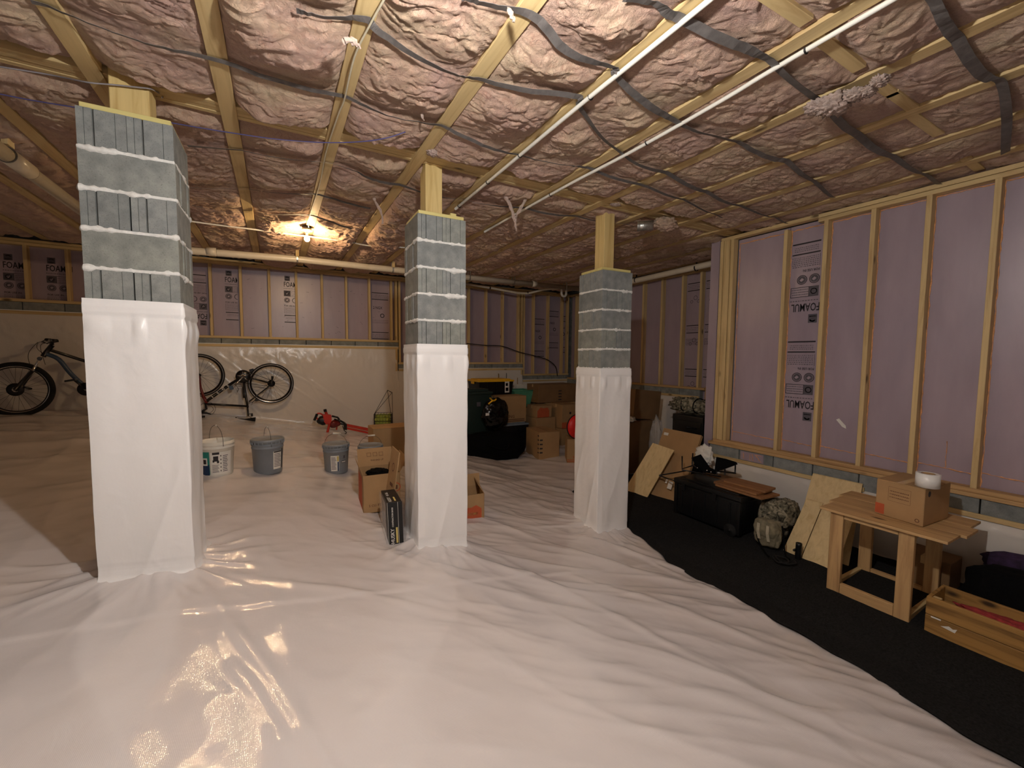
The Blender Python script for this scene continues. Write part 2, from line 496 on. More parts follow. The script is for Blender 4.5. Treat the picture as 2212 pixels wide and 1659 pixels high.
# flat print: text and figures lying on a surface ------------------------
def text_polys(s, size, bold=True):
    cu = bpy.data.curves.new('t', 'FONT'); cu.body = s; cu.size = size; cu.align_x = 'LEFT'
    cu.resolution_u = 2
    if bold: cu.offset = size*.012
    o = bpy.data.objects.new('t', cu); COL.objects.link(o)
    dg = bpy.context.evaluated_depsgraph_get(); me = bpy.data.meshes.new_from_object(o.evaluated_get(dg))
    r = [[tuple(me.vertices[i].co[:2]) for i in p.vertices] for p in me.polygons]
    bpy.data.objects.remove(o); bpy.data.curves.remove(cu); bpy.data.meshes.remove(me)
    return r
class Decal:
    """figures in a plane: origin o, unit vectors u (right) and v (up), drawn 0.8 mm proud"""
    def __init__(s, o, u, v, lift=.0008):
        s.u = Vector(u).normalized(); s.v = Vector(v).normalized(); s.n = s.u.cross(s.v)
        s.o = Vector(o) + s.n*lift; s.mb = MB()
    def P(s, x, y): return s.o + s.u*x + s.v*y
    def rect(s, x0, y0, x1, y1, mi=0):
        s.mb.mi = mi; s.mb.poly([s.P(x0, y0), s.P(x1, y0), s.P(x1, y1), s.P(x0, y1)]); return s
    def frame(s, x0, y0, x1, y1, t, mi=0):
        s.rect(x0, y0, x1, y0+t, mi).rect(x0, y1-t, x1, y1, mi).rect(x0, y0, x0+t, y1, mi).rect(x1-t, y0, x1, y1, mi); return s
    def ring(s, x, y, r0, r1, mi=0, n=20, a0=0, a1=6.2832):
        s.mb.mi = mi
        for i in range(n):
            a, b = a0+(a1-a0)*i/n, a0+(a1-a0)*(i+1)/n
            q = [s.P(x+r1*math.cos(a), y+r1*math.sin(a)), s.P(x+r1*math.cos(b), y+r1*math.sin(b))]
            if r0 > 0: q += [s.P(x+r0*math.cos(b), y+r0*math.sin(b)), s.P(x+r0*math.cos(a), y+r0*math.sin(a))]
            else: q += [s.P(x, y)]
            s.mb.poly(q)
        return s
    def text(s, x, y, t, size, mi=0, sx=1, cut=None):
        s.mb.mi = mi
        for p in text_polys(t, size):
            if cut is not None and max(q[0]*sx+x for q in p) > cut: continue
            if len(p) > 2:
                try: s.mb.poly([s.P(x+q[0]*sx, y+q[1]) for q in p])
                except Exception: pass
        return s
    def lines(s, x0, y0, x1, y1, n, mi=0, seed=1):
        rr = random.Random(seed); h = (y1-y0)/n
        for i in range(n):
            x = x0
            while x < x1:
                w = rr.uniform(.012, .035)*(x1-x0)*2.2
                if x+w > x1: w = x1-x
                if w > .003: s.rect(x, y0+h*(i+.3), x+w, y0+h*(i+.62), mi)
                x += w + .008*(x1-x0)*4
        return s
    def build(s, name, mats, parent=None): return s.mb.build(name, mats, parent, smooth=False)

rnd = random.Random(11)
# ================================================================== THE SETTING
# ---- floor sheet
def build_floor():
    def axis(segs):
        out = []
        for a, b, st in segs: out.append(np.arange(a, b, st))
        return np.concatenate(out + [[segs[-1][1]]])
    xs = axis([(-8.2, -2.4, .06), (-2.4, 3.6, .0135), (3.6, 6.4, .04)])
    ys = axis([(-3.0, .2, .08), (.2, 4.2, .0135), (4.2, 8.3, .03)])
    X, Y = np.meshgrid(xs, ys)
    Z = floor_h(X, Y)
    W = perlin(X*.7, Y*.7, 3.3)*.6; W2 = perlin(X*.9+9, Y*.9, 1.3)*.6
    def folds(ang, f, fl, seed, o=2):
        a = math.radians(ang); d = (math.cos(a), math.sin(a))
        al = X*d[0]+Y*d[1]; ac = -X*d[1]+Y*d[0]
        r = ridge(al*fl+W+seed, (ac+W2*.35)*f+seed*2.3, seed, o)
        return np.clip(r, 0, 2)**2.2
    # folds running toward the camera in the right half; softer ones elsewhere
    mr = 1/(1+np.exp(-(X-.55)*4))
    A = folds(128, 2.2, .5, 1.7)*.0115*mr
    B = folds(100, 1.6, .45, 5.1)*.0085*(1-mr)*(.4+.6/(1+np.exp(-(Y-2.2)*3)))
    C = folds(20, 1.5, .5, 8.8)*.009*(Y > 3.4)*np.clip((Y-3.4)/.6, 0, 1)
    D = folds(150, 4.5, .9, 12.2)*.0045*mr
    Z = Z + A + B + C + D + fbm(X*1.1, Y*1.1, 7.7, 3)*.02 + fbm(X*3.1+5, Y*3.1, 4.2, 2)*.007 + fbm(X*7, Y*7, 2.2, 3)*.0028
    # creases fanning out from the foot of each pillar
    for (px_, py_) in PIERS_XY:
        dx, dy = X-px_, Y-py_; r = np.hypot(dx, dy)+1e-6; th = np.arctan2(dy, dx)
        k = np.exp(-((r-.32)/.33)**2)*(r > .05)
        Z = Z + k*np.clip(ridge(th*2.2+px_*3, r*1.2, py_, 2), 0, 2)**2*.013
        Z = Z + .02*np.exp(-((r-.2)/.12)**2)
    # overlapped seam lines
    for sy, amp in ((2.58, .009), (6.35, .02)):
        line = sy + .03*np.sin(X*1.3) + (.0 if sy < 5 else .42*(X-0)*.35)
        Z = Z + amp/(1+np.exp(-(Y-line)/.006 if sy < 5 else -(Y-line)/.05))
    # the sheet is cut along the black ground cloth and its edge lies slightly curled
    ex = EDGE_X(Y)
    # long ridge that starts at the first pillar and runs into the foreground
    for (ax_, ay_, bx_, by_, h, w) in ((-.42, 2.95, .30, 1.0, .016, .035), (-.40, 3.05, 1.1, 2.2, .012, .04), (-.3, 2.4, .1, 1.3, .010, .03),
                                       (1.5, 3.1, 2.2, 1.2, .013, .04), (2.0, 2.6, 2.9, 1.2, .014, .04), (2.9, 3.0, 3.1, 1.6, .012, .03), (1.2, 1.9, 2.4, .7, .012, .045)):
        vx, vy = bx_-ax_, by_-ay_; L = math.hypot(vx, vy)
        t = np.clip(((X-ax_)*vx+(Y-ay_)*vy)/L/L, 0, 1)
        dist = np.hypot(X-ax_-t*vx, Y-ay_-t*vy + .03*np.sin(t*9))
        Z = Z + h*np.exp(-(dist/w)**2)*np.sin(np.pi*np.clip(t*.96+.03, 0, 1))**.5
    k = 1/(1+np.exp(np.clip((X-ex+.03)/.012, -50, 50))); base = floor_h(X, Y)
    Z = Z*k + (np.minimum(Z, base)-.004)*(1-k)
    o = link('floor', grid_mesh('floor', X, Y, Z), 'floor_vinyl'); o['kind'] = 'structure'
    return o
PIERS_XY = [(-.66, 3.197), (1.159, 3.381), (3.115, 3.492)]
def EDGE_X(Y):
    Y = np.asarray(Y, float)
    e = np.interp(Y, [-3, .4, .7, 1.0, 1.55, 1.87, 2.0, 2.57, 3.2, 3.3, 4.2, 4.6, 4.62, 8.5],
                     [2.9, 2.99, 3.06, 3.11, 3.16, 3.17, 3.15, 3.19, 3.39, 3.42, 3.5, 3.6, 7, 7])
    return e + .02*np.sin(Y*7) + .012*np.sin(Y*19)
floor_ob = build_floor()

def build_cloth():
    ys = np.concatenate([np.arange(-2.9, .2, .1), np.arange(.2, 4.75, .02)])
    us = np.linspace(0, 1, 70)
    x0 = EDGE_X(np.minimum(ys, 4.6)) - .05 + .02*np.sin(ys*5)
    X = x0[:, None] + (np.where(ys > 3.4, 6.0, 4.94)[:, None] - x0[:, None])*us[None, :]
    Y = ys[:, None] + 0*X
    Z = floor_h(X, Y) + .012 + np.abs(fbm(X*3, Y*3, 2, 3))*.008 + .004*np.clip(ridge(X*.8, Y*2, 4, 2), 0, 2)**2
    me = grid_mesh('ground_cloth', X, Y, Z)
    o = link('ground_cloth', me, 'ground_fabric')
    tag(o, 'matte black ground cloth running along the right wall under the stored things', 'ground cloth')
build_cloth()

# flat seam tapes on the sheet before the back wall
for pts_ in ([(425, 917), (500, 914), (580, 912), (690, 914)], [(425, 924), (520, 922), (640, 919), (700, 919)], [(425, 938), (520, 934), (620, 929), (700, 925)]):
    P_ = [FL(*q) + Vector((0, 0, .022)) for q in pts_]
    mb = MB(); ribbon(mb, P_, .022, .003, [(0, 1, .05)]*len(P_)); mb.build('seam_tape', 'tape_white', floor_ob)
# ---- ceiling: subfloor, joists, beam, insulation, straps
JZ = CZ + 1.50                                  # underside of the joists
JX = [-.225 + .606*i for i in range(-12, 11)]
ceil_bm = MB(); ceil_bm.box((-8.2, -3.1, CZ+1.93), (6.3, 8.3, CZ+1.97))
ceiling = ceil_bm.build('ceiling', 'subfloor'); ceiling['kind'] = 'structure'

def joist_mesh(y0, y1):
    mb = MB(); bm = mb.bm
    mb.box((-.0445, y0, 0), (.0445, y1, .038), .002)
    mb.box((-.0445, y0, .355), (.0445, y1, .393), .002)
    # open web of the floor truss
    y = y0+.1; k = 0
    while y < y1-.4:
        a = Vector((-.0445, y, .038)); b = Vector((-.0445, y+.3, .355))
        if k % 2: a, b = Vector((-.0445, y, .355)), Vector((-.0445, y+.3, .038))
        mb.obox(a, b-a, (.089, 0, 0), (0, .04, 0))
        y += .33; k += 1
    me = bpy.data.meshes.new('joist'); bm.to_mesh(me); bm.free(); me.materials.append(MATS['pine_y']); return me
jm = joist_mesh(-3, 8.05)
for x in JX:
    if x > 6.0: continue
    o = link('joist', jm, None, ceiling); o.location = Vector((x, 0, JZ)) - base_of(ceiling)
# three plies of the beam on the posts
BY = 3.16
for i in range(4):
    mb = MB(); mb.box((-8.1, BY+i*.040, JZ+.008+rnd.uniform(0, .008)), (6.0, BY+i*.040+.037, JZ+.30), .002)
    mb.build('beam_ply', 'pine_x', ceiling)
# bridging boards between the joists, one line across the bays at the right
BRIDGE = [((1640, -17), (1742, 51)), ((1760, 78), (1856, 152)), ((1890, 178), (1930, 208)), ((1926, 203), (1977, 240)), ((1968, 250), (2028, 293)), ((2086, 344), (2116, 368)), ((100, 0), (205, 150))]
BRP = [(onZ(*a, JZ+.004), onZ(*b, JZ+.004)) for a, b in BRIDGE]
for a, b in BRP:
    mb = MB(); d = (b-a); sd = Vector((-d.y, d.x, 0)).normalized()
    mb.obox(a-sd*.03, d, sd*.06, (0, 0, .038), .002); mb.build('bridging', 'pine_x', ceiling)
for x, y in ((1.60, 1.06), (2.205, 1.18), (2.81, 1.60)):
    mb = MB(); mb.box((x-.048, y, JZ+.004), (x-.046, y+.13, JZ+.12))
    for i in range(5):
        for j in range(3): mb.box((x-.052, y+.012+i*.024, JZ+.02+j*.032), (x-.048, y+.024+i*.024, JZ+.034+j*.032))
    mb.build('truss_plate', 'galv', ceiling)

# straps: polylines measured where they pass under the joists
STR = [
 [(67,0),(270,68),(452,122),(729,203),(835,240),(943,267),(1004,290),(1112,331),(1227,351),(1281,365),(1440,415),(1560,468)],
 [(640,10),(700,27),(791,40),(825,68),(970,148),(1048,172),(1240,203),(1257,236),(1345,331),(1440,372),(1560,428),(1700,478)],
 [(1000,-20),(1051,0),(1156,34),(1227,101),(1325,142),(1331,162),(1400,217),(1470,264),(1565,294),(1672,338),(1708,352),(1800,422)],
 [(1350,-20),(1422,0),(1459,33),(1606,92),(1672,136),(1778,220),(1859,294),(1951,349),(2031,393)],
 [(1990,-50),(2024,0),(2061,73),(2127,158),(2163,176),(2175,240),(2172,330)],
 [(405,307),(729,354),(800,380),(862,398),(994,429),(1071,439),(1180,456),(1290,473),(1400,490)],
 [(300,395),(540,407),(690,420),(800,447)],
 [(415,440),(530,458),(660,462),(760,490)]]
STRW = []
for s in STR:
    STRW.append([onZ(px, py, JZ-.006) for px, py in s])
def strap_ys(x):
    out = []
    for s in STRW:
        xs = [p.x for p in s]; ysv = [p.y for p in s]
        o = np.argsort(xs); xs = np.array(xs)[o]; ysv = np.array(ysv)[o]
        y = np.interp(x, xs, ysv); out.append((y, np.maximum(0, np.maximum(xs[0]-x, x-xs[-1]))))
    return out

def build_batts():
    for k in range(len(JX)-1):
        x0, x1 = JX[k]+.041, JX[k+1]-.041
        if x0 > 5.9: continue
        x1 = min(x1, 6.05)
        near = -1.4 < x0 < 4.6
        far = x0 < -3.5
        for (ya, yb) in ((-2.9, .25), (.25, BY-.02), (BY+.185, 7.95)):
            if ya < 0: st, sx = .09, .05
            elif yb < 4: st, sx = (.0092, .0092) if near else (.02, .02)
            else: st, sx = (.013, .013) if near else (.03, .03)
            if far: st, sx = .06, .05
            nx = max(6, int((x1-x0)/sx)); ny = int((yb-ya)/st)
            u = np.linspace(-1, 1, nx); yv = np.linspace(ya, yb, ny)
            U, Y = np.meshgrid(u, yv)
            X = (x0+x1)/2 + U*(x1-x0)/2
            # pinched by the straps, bulging between them
            pin = np.ones_like(X)*1.0
            for sy, beyond in strap_ys(X):
                d = np.hypot(Y-sy, beyond)
                pin = np.minimum(pin, 1-np.exp(-(d/.16)**1.5))
            for a, b in BRP:
                vx, vy = b.x-a.x, b.y-a.y; L2 = vx*vx+vy*vy; tt = np.clip(((X-a.x)*vx+(Y-a.y)*vy)/L2, 0, 1)
                pin = np.minimum(pin, 1-1.9*np.exp(-(np.hypot(X-a.x-tt*vx, Y-a.y-tt*vy)/.07)**2))
            pin = np.minimum(pin, .25+1-1.2*np.exp(-(np.hypot(X-BACK_LAMP[0], Y-BACK_LAMP[1])/.30)**2)).clip(-.6, 1)
            ends = np.minimum(1, np.minimum(Y-ya, yb-Y)/.09) if ya > 0 else 1
            edge = np.clip(1-np.abs(U)**4.0, 0, 1)**.6
            lump = .75+.9*fbm(X*1.7+k*3.1, Y*1.5, k*1.9, 2)
            amp = .004 + (.052 + (.040 if -.3 < x0 < 1.4 else 0))*pin*lump
            if k >= 17: amp = amp*.75
            dep = amp*edge*ends + .006*edge - .008*(1-edge) - .035*(1-np.clip(ends, 0, 1))
            # crumpled fibre: warped ridges at three sizes
            wx = fbm(X*5, Y*5, k+.5, 2)*.12; wy = fbm(X*5+40, Y*5, k+.5, 2)*.12
            a = rnd.uniform(-.5, .5); ca, sa = math.cos(a), math.sin(a)
            P = (X+wx)*ca+(Y+wy)*sa; Q = -(X+wx)*sa+(Y+wy)*ca
            r1 = -ridge(P*4.0, Q*6.5, k*.7, 2); r2 = -ridge(P*10+5, Q*17, k*.7+3, 2)
            r3 = ridge(P*30, Q*42, k, 2)
            w = .35+.65*np.clip(edge*1.3, 0, 1)
            dep = dep + w*(.35+.65*pin)*(.013*r1 + (.013 if ya < 3 else .017)*r2 + (.0052 if ya < 3 else .0075)*r3 + .006)
            Z = JZ - dep + .012
            # sideways overhang of the folds
            X = X + w*(.014*perlin(P*9, Q*15, 5.5+k)+.009*perlin(P*24, Q*40, 1.5+k))
            Y = Y + w*(.022*perlin(P*9+7, Q*15, 9.5+k)+.012*perlin(P*24+7, Q*40, 2.5+k))
            # a gap: the batt hangs back and shows the dark cavity
            me = grid_mesh('insulation_batt', X, Y, Z, flip=True)
            off = base_of(ceiling); me.transform(Matrix.Translation(-off))
            o = link('insulation_batt', me, 'fibreglass', ceiling)
build_batts()

def strap_build(s, w):
    pts = smooth_path(s, 8); out = []
    for p in pts:
        # the strap lies under the joists and under the bulge of the batts between them
        d = min(abs(p.x-j) for j in JX)
        sag = .022*math.sin(min(1, d/.30)*math.pi/2)
        out.append(Vector((p.x, p.y, JZ-.005-sag-.006*rnd.random())))
    mb = MB(); side = [(.25*math.sin(i*.35), 1, .35*math.sin(i*.23)) for i in range(len(out))]
    ribbon(mb, out, w, .0015, side); return mb.build('strap', 'strap_band', ceiling)
for s, w in zip(STRW, (.026, .034, .040, .044, .046, .028, .026, .026)): strap_build(s, w)

def tuft(pts, r, seed):
    mb = MB(); pts = smooth_path(pts, 4); n = len(pts)
    for j in range(3):
        rr = random.Random(seed+j)
        q = [p + Vector((rr.uniform(-1, 1), rr.uniform(-1, 1), rr.uniform(-1, 1)))*r*.6 for p in pts]
        mb.tube(q, [r*(1-.75*i/n)*rr.uniform(.5, 1.1) for i in range(n)], 6)
    mb.build('insulation_tuft', 'fibre_pale', ceiling)
def T(px, py, z): return onZ(px, py, CZ+z)
def Ty(px, py, y): return onY(px, py, y)
MATS['fibre_pale'] = MATS['fibreglass'].copy()
for n_q in MATS['fibre_pale'].node_tree.nodes:
    if n_q.type == 'VALTORGB':
        for e_ in n_q.color_ramp.elements: e_.color = tuple(min(1, c*.55+k_) for c, k_ in zip(e_.color[:3], (.42, .38, .36))) + (1,)
tuft([Ty(1650, 340, 2.2), Ty(1652, 372, 2.2), Ty(1645, 405, 2.2)], .012, 1)
y_ = 3.5
tuft([Ty(1085, 400, y_), Ty(1100, 440, y_), Ty(1112, 475, y_), Ty(1113, 498, y_)], .02, 2)
tuft([Ty(1150, 400, y_), Ty(1130, 440, y_), Ty(1114, 470, y_)], .018, 3)
tuft([Ty(815, 395, 4.1), Ty(808, 430, 4.1), Ty(822, 455, 4.1), Ty(826, 485, 4.1)], .016, 4)
tuft([Ty(880, 225, 2.6), Ty(905, 232, 2.6), Ty(915, 258, 2.6)], .012, 5)
tuft([Ty(1100, 20, 1.6), Ty(1106, 36, 1.6), Ty(1112, 48, 1.6)], .010, 6)
tuft([Ty(1815, -10, 1.0), Ty(1838, 20, 1.0), Ty(1846, 55, 1.0)], .018, 7)
tuft([Ty(745, 85, 2.0), Ty(765, 92, 2.0), Ty(775, 102, 2.0)], .014, 8)
tuft([Ty(1590, 498, 3.3), Ty(1640, 510, 3.0), Ty(1655, 535, 3.0)], .018, 9)
for i, (p, q, sz) in enumerate([((1800, 226), 1.42, .10), ((1765, 232), 1.43, .07), ((1845, 205), 1.42, .06), ((1872, 198), 1.42, .05), ((1900, 175), 1.42, .05), ((1330, 440), 1.52, .06), ((940, 330), 1.50, .06)]):
    c = T(*p, q); mb = MB(); mb.blob(c, (sz, sz*.7, sz*.36), i, .45, 4, 4); mb.build('insulation_tuft', 'fibre_pale', ceiling)

# ---- framing helper for the four walls seen
def stud_mesh(name, h, mat, axis):
    mb = MB()
    if axis == 'x': mb.box((0, -.019, 0), (.089, .019, h), .0025)
    else: mb.box((-.019, 0, 0), (.019, .089, h), .0025)
    me = bpy.data.meshes.new(name); mb.bm.to_mesh(me); mb.bm.free(); me.materials.append(MATS[mat]); return me
def put(name, me, parent, loc, rot=None):
    o = link(name, me, None, parent); o.location = Vector(loc) - base_of(parent)
    if rot: o.rotation_euler = rot
    return o
def foam_line(mb, a, b, r=.006, n=18, seed=0):
    rr = random.Random(seed); a, b = Vector(a), Vector(b); pts = []
    for i in range(n+1):
        t = i/n; pts.append(a.lerp(b, t) + Vector((rr.uniform(-1, 1), rr.uniform(-1, 1), rr.uniform(-1, 1)))*r*.7)
    mb.tube(pts, [r*rr.uniform(.4, 1.3) for _ in pts], 5)
def strip_print(o, u, v, w, h0, cut=9, seed=1):
    """one repeat of the foam board's printing, 1.05 m tall, in the plane u, v"""
    d = Decal(o, u, v)
    def U(x): return min(x, cut)
    y = h0
    # square mark, name, tag line
    d.rect(.045, y-.10, .125, y-.02, 1); d.ring(.085, y-.062, .018, .030, 0, 10, .3, 2.6)
    d.rect(.055, y-.085, .115, y-.078, 0); d.rect(.055, y-.095, .10, y-.089, 0)
    d.text(.03, y-.20, 'FOAMUL', .115, 0, .62, cut)
    d.lines(.03, y-.245, U(.27), y-.215, 1, 1, seed)
    d.rect(.03, y-.36, .125, y-.265, 1); d.ring(.077, y-.312, .022, .030, 0, 12); d.mb.mi = 2
    d.mb.poly([d.P(.058, y-.31)+d.n*.0006, d.P(.075, y-.332)+d.n*.0006, d.P(.10, y-.285)+d.n*.0006, d.P(.075, y-.318)+d.n*.0006])
    d.frame(.125, y-.36, U(.26), y-.265, .004, 0); d.lines(.135, y-.35, U(.25), y-.28, 3, 1, seed+1)
    for cx in (.075, .195):
        if cx+.045 < cut:
            d.ring(cx, y-.425, .038, .044, 0, 20); d.ring(cx, y-.425, .0, .033, 1, 16)
            d.mb.mi = 2; d.mb.poly([d.P(cx-.018, y-.425)+d.n*.0006, d.P(cx, y-.441)+d.n*.0006, d.P(cx+.02, y-.42)+d.n*.0006, d.P(cx+.004, y-.409)+d.n*.0006])
        elif cx < cut:
            d.ring(cx, y-.425, .036, .044, 0, 12, 1.6, 4.7)
    d.text(.03, y-.53, 'FOR USE IN:', .034, 0, .9, cut)
    d.frame(.03, y-.645, U(.28), y-.545, .003, 1); d.lines(.04, y-.635, U(.27), y-.555, 5, 1, seed+2)
    d.rect(.03, y-.685, U(.30), y-.672, 0)
    d.lines(.05, y-.74, U(.28), y-.70, 2, 1, seed+3)
    d.rect(.03, y-.80, U(.30), y-.787, 0)
    return d

def right_strip(a, b, zname):
    '''board printing turned upside down: reads right to left from inside, its name line ends at height zname'''
    d = Decal((RF-.001, b+.075, CZ+zname), (0, 1, 0), (0, 0, -1)); w = a-b-.11
    def y(v): return v*.97
    d.rect(.0, y(.09), .085, y(.185), 1); d.ring(.042, y(.14), .02, .034, 0, 10, .3, 2.6); d.rect(.01, y(.11), .075, y(.118), 0)
    d.text(-.02, y(-.03), 'FOAMUL', .118, 0, .60, w)
    d.lines(.0, y(-.075), w, y(-.05), 1, 1, 5)
    d.rect(.0, y(-.215), .09, y(-.105), 1); d.ring(.045, y(-.16), .024, .032, 2, 12)
    d.frame(.09, y(-.215), w, y(-.105), .005, 0); d.lines(.10, y(-.20), w-.01, y(-.12), 3, 1, 6)
    for cx in (.045, .165):
        d.ring(cx, y(-.295), .043, .050, 0, 24); d.ring(cx, y(-.295), 0, .038, 1, 20); d.mb.mi = 2
        d.mb.poly([d.P(cx-.02, y(-.295))+d.n*.0006, d.P(cx, y(-.315))+d.n*.0006, d.P(cx+.024, y(-.29))+d.n*.0006, d.P(cx+.004, y(-.275))+d.n*.0006])
    d.text(.0, y(-.405), 'FOR USE IN:', .036, 0, .85, w)
    d.rect(.0, y(-.555), .003, y(-.425), 0); d.lines(.015, y(-.55), w, y(-.43), 6, 1, 7)
    d.rect(.0, y(-.585), w+.0, y(-.572), 0); d.lines(.02, y(-.66), w-.02, y(-.60), 3, 1, 8); d.rect(.0, y(-.70), w, y(-.685), 0)
    return d
# ---- right wall (faces left), X = 4.87
RX = 4.87; RF = RX+.089
mb = MB(); mb.box((RF+.052, -3.1, CZ-2.0), (RF+.22, 3.42, CZ+1.93)); wall_right = mb.build('wall_right', 'concrete'); wall_right['kind'] = 'structure'
mb = MB(); mb.box((RX, -3, CZ-1.065), (RF, 3.36, CZ-1.027), .002); mb.build('sill_plate', 'old_pine_y', wall_right)
mb = MB(); mb.box((RX-.012, -3, CZ-1.10), (RF+.03, 3.42, CZ-1.066), .002); mb.build('sill_plate', 'old_pine_y', wall_right)
for z in (1.40, 1.442):
    mb = MB(); mb.box((RX, -3, CZ+z), (RF, 2.28, CZ+z+.038), .002); mb.build('top_plate', 'pine_y', wall_right)
mb = MB(); mb.box((RX+.01, 2.28, CZ+1.45), (RF, 3.36, CZ+1.49), .002); mb.build('top_plate', 'pine_y', wall_right)
stu = stud_mesh('stud', 2.43, 'pine_z', 'x')
stud_y = [onX(px, py, RX).y for px, py in ((1674, 966), (1756, 984), (1852, 1002), (1965, 1015), (2103, 1040))]
y = stud_y[-1]
while y > -2.6: y -= .405; stud_y.append(y)
for i, y in enumerate(stud_y):
    put('stud', stu, wall_right, (RX+rnd.uniform(-.003, .003), y, CZ-1.028))
for i, y in enumerate((3.335, 3.293, 3.25, 3.205)):
    mb = MB(); x0 = RX-.01+.012*(i % 2); mb.box((x0, y-.0195, CZ-1.028), (RF, y+.0195, CZ+1.45), .0025); mb.build('stud', 'pine_z', wall_right)
bays = [(3.18, stud_y[0])] + list(zip(stud_y, stud_y[1:]))
for i, (a, b) in enumerate(bays):
    mb = MB(); mb.box((RF+rnd.uniform(0, .004), b+.002, CZ-1.03), (RF+.05, a-.002, CZ+1.44), .002)
    fp = mb.build('foam_panel', 'foam_pink', wall_right)
    if b > -.5:
        sf = MB(); zl = CZ-1.02+.11
        foam_line(sf, (RF-.001, a-.025, zl), (RF-.001, b+.025, zl-.02), .0045, 20, i)
        foam_line(sf, (RF-.002, b+.022, CZ-1.02), (RF-.002, b+.022, CZ+1.40), .006, 60, i+9)
        foam_line(sf, (RF-.002, a-.022, CZ-1.02), (RF-.002, a-.022, CZ+1.40), .005, 60, i+19)
        foam_line(sf, (RF-.002, a-.022, CZ+1.39), (RF-.002, b+.022, CZ+1.39), .006, 14, i+29)
        if i == 4: foam_line(sf, (RF-.001, b+.19, zl), (RF-.001, b+.19, zl+.22), .003, 10, 77)
        sf.build('foam_sealant', 'spray_foam', wall_right)
    if i == 1:
        # printing reads upside down: right is toward the far end seen from inside, up is down
        for zz in (1.16, -.0):
            pass
        for top in (.565, -.485):
            d = strip_print((RF-.001, a-.045-.27, CZ+top), (0, 1, 0), (0, 0, -1), .3, 0, cut=a-b-.08, seed=3) if False else None
            d = right_strip(a, b, top)
            # drawn downward from its top line, which lies at the foot of each repeat
            d.build('printing', ['ink', 'ink_grey', 'foam_pink'], wall_right)
# the blocks under the sill
for i in range(17):
    y1 = 3.40 - i*.40; y0 = y1-.39
    if y1 < -2.9: break
    mb = MB(); mb.box((RX+.0+rnd.uniform(0, .004), y0, CZ-1.30), (RF+.05, y1, CZ-1.103), .003)
    if i == 1:
        mb2 = MB(); mb2.box((RX-.001, y0+.1, CZ-1.215), (RX+.02, y1-.02, CZ-1.115)); mb2.build('foam_panel', 'foam_pink', wall_right)
        sf = MB(); q = [(0, .30), (0, .14)]
        for yy in (.33, .25, .22): foam_line(sf, (RX-.002, y0+yy, CZ-1.205), (RX-.002, y0+yy+.01, CZ-1.13), .004, 8, int(yy*100))
        foam_line(sf, (RX-.002, y0+.12, CZ-1.21), (RX-.002, y0+.19, CZ-1.13), .004, 8, 5); foam_line(sf, (RX-.002, y0+.12, CZ-1.13), (RX-.002, y0+.2, CZ-1.13), .004, 8, 6)
        sf.build('foam_sealant', 'spray_foam', wall_right)
    mb.build('concrete_block', 'concrete', wall_right)
for y0, y1 in ((1.75, 3.42), (-.8, 1.62), (-2.9, -.82)):
    mb = MB(); mb.box((RX-.022, y0, CZ-1.262), (RX-.002, y1, CZ-1.222), .002); mb.build('nailer_strip', 'pine_y', wall_right)
def wall_sheet(P0, P1, ztop, parent, seed, nrm, n_=220, amp=.012, zb=None, mat='wall_vinyl', diag=None):
    """vinyl sheet hung from P0 to P1 between ztop and the floor, with hanging folds"""
    P0, P1 = np.array(P0, float), np.array(P1, float)
    t = np.linspace(0, 1, n_); s = np.linspace(0, 1, 60)
    T_, S = np.meshgrid(t, s); L = np.linalg.norm(P1-P0)
    X = P0[0]+(P1[0]-P0[0])*T_; Y = P0[1]+(P1[1]-P0[1])*T_
    zt = ztop(T_) if callable(ztop) else ztop
    Zb = floor_h(X, Y)-.02 if zb is None else zb
    Z = zt + (Zb-zt)*S
    d = amp*(fbm(T_*L*1.8, Z*1.2, seed, 3)) + amp*.5*np.clip(ridge(T_*L*2.3+Z*1.1, Z*.6, seed, 2), 0, 2)**2
    if diag is not None:
        for (a, b, h, w) in diag:      # long taut folds, (t at top, t at floor)
            q = a+(b-a)*S; d = d + h*np.exp(-(((T_-q)*L)/w)**2)*np.sin(np.pi*np.clip(S, 0, 1)*.9+.1)
    d = d + .005*np.clip(ridge(T_*L*6, Z*3.5, seed+2, 2), 0, 2)**2*np.exp(-((S-.12)/.16)**2)
    d = d*np.clip(S*8, 0, 1) + .035*np.clip(S-.93, 0, 1)/.07
    X = X + nrm[0]*d; Y = Y + nrm[1]*d
    me = grid_mesh('vinyl_sheet', X, Y, Z, flip=(nrm[0] < 0))
    me.transform(Matrix.Translation(-base_of(parent)))
    return link('vinyl_sheet', me, mat, parent)
wall_sheet((RX-.004, -2.9), (RX-.004, 3.42), CZ-1.255, wall_right, 2.2, (-1, 0))
mb = MB(); mb.box((RX+.02, -3.1, CZ-2.1), (RF+.03, 3.42, CZ-1.28)); mb.build('foundation', 'concrete', wall_right)
# torn piece of paper stuck on the foam
c = onX(1817, 914, RF-.003); mb = MB()
mb.prism([c+Vector((0, .045, .03)), c+Vector((0, .02, .045)), c+Vector((0, -.04, -.02)), c+Vector((0, -.045, -.05)), c+Vector((0, -.01, -.035))], (-.0015, 0, 0))
o = mb.build('paper_scrap', 'paper'); tag(o, 'torn white paper scrap stuck on the pink foam of the right wall', 'paper scrap')

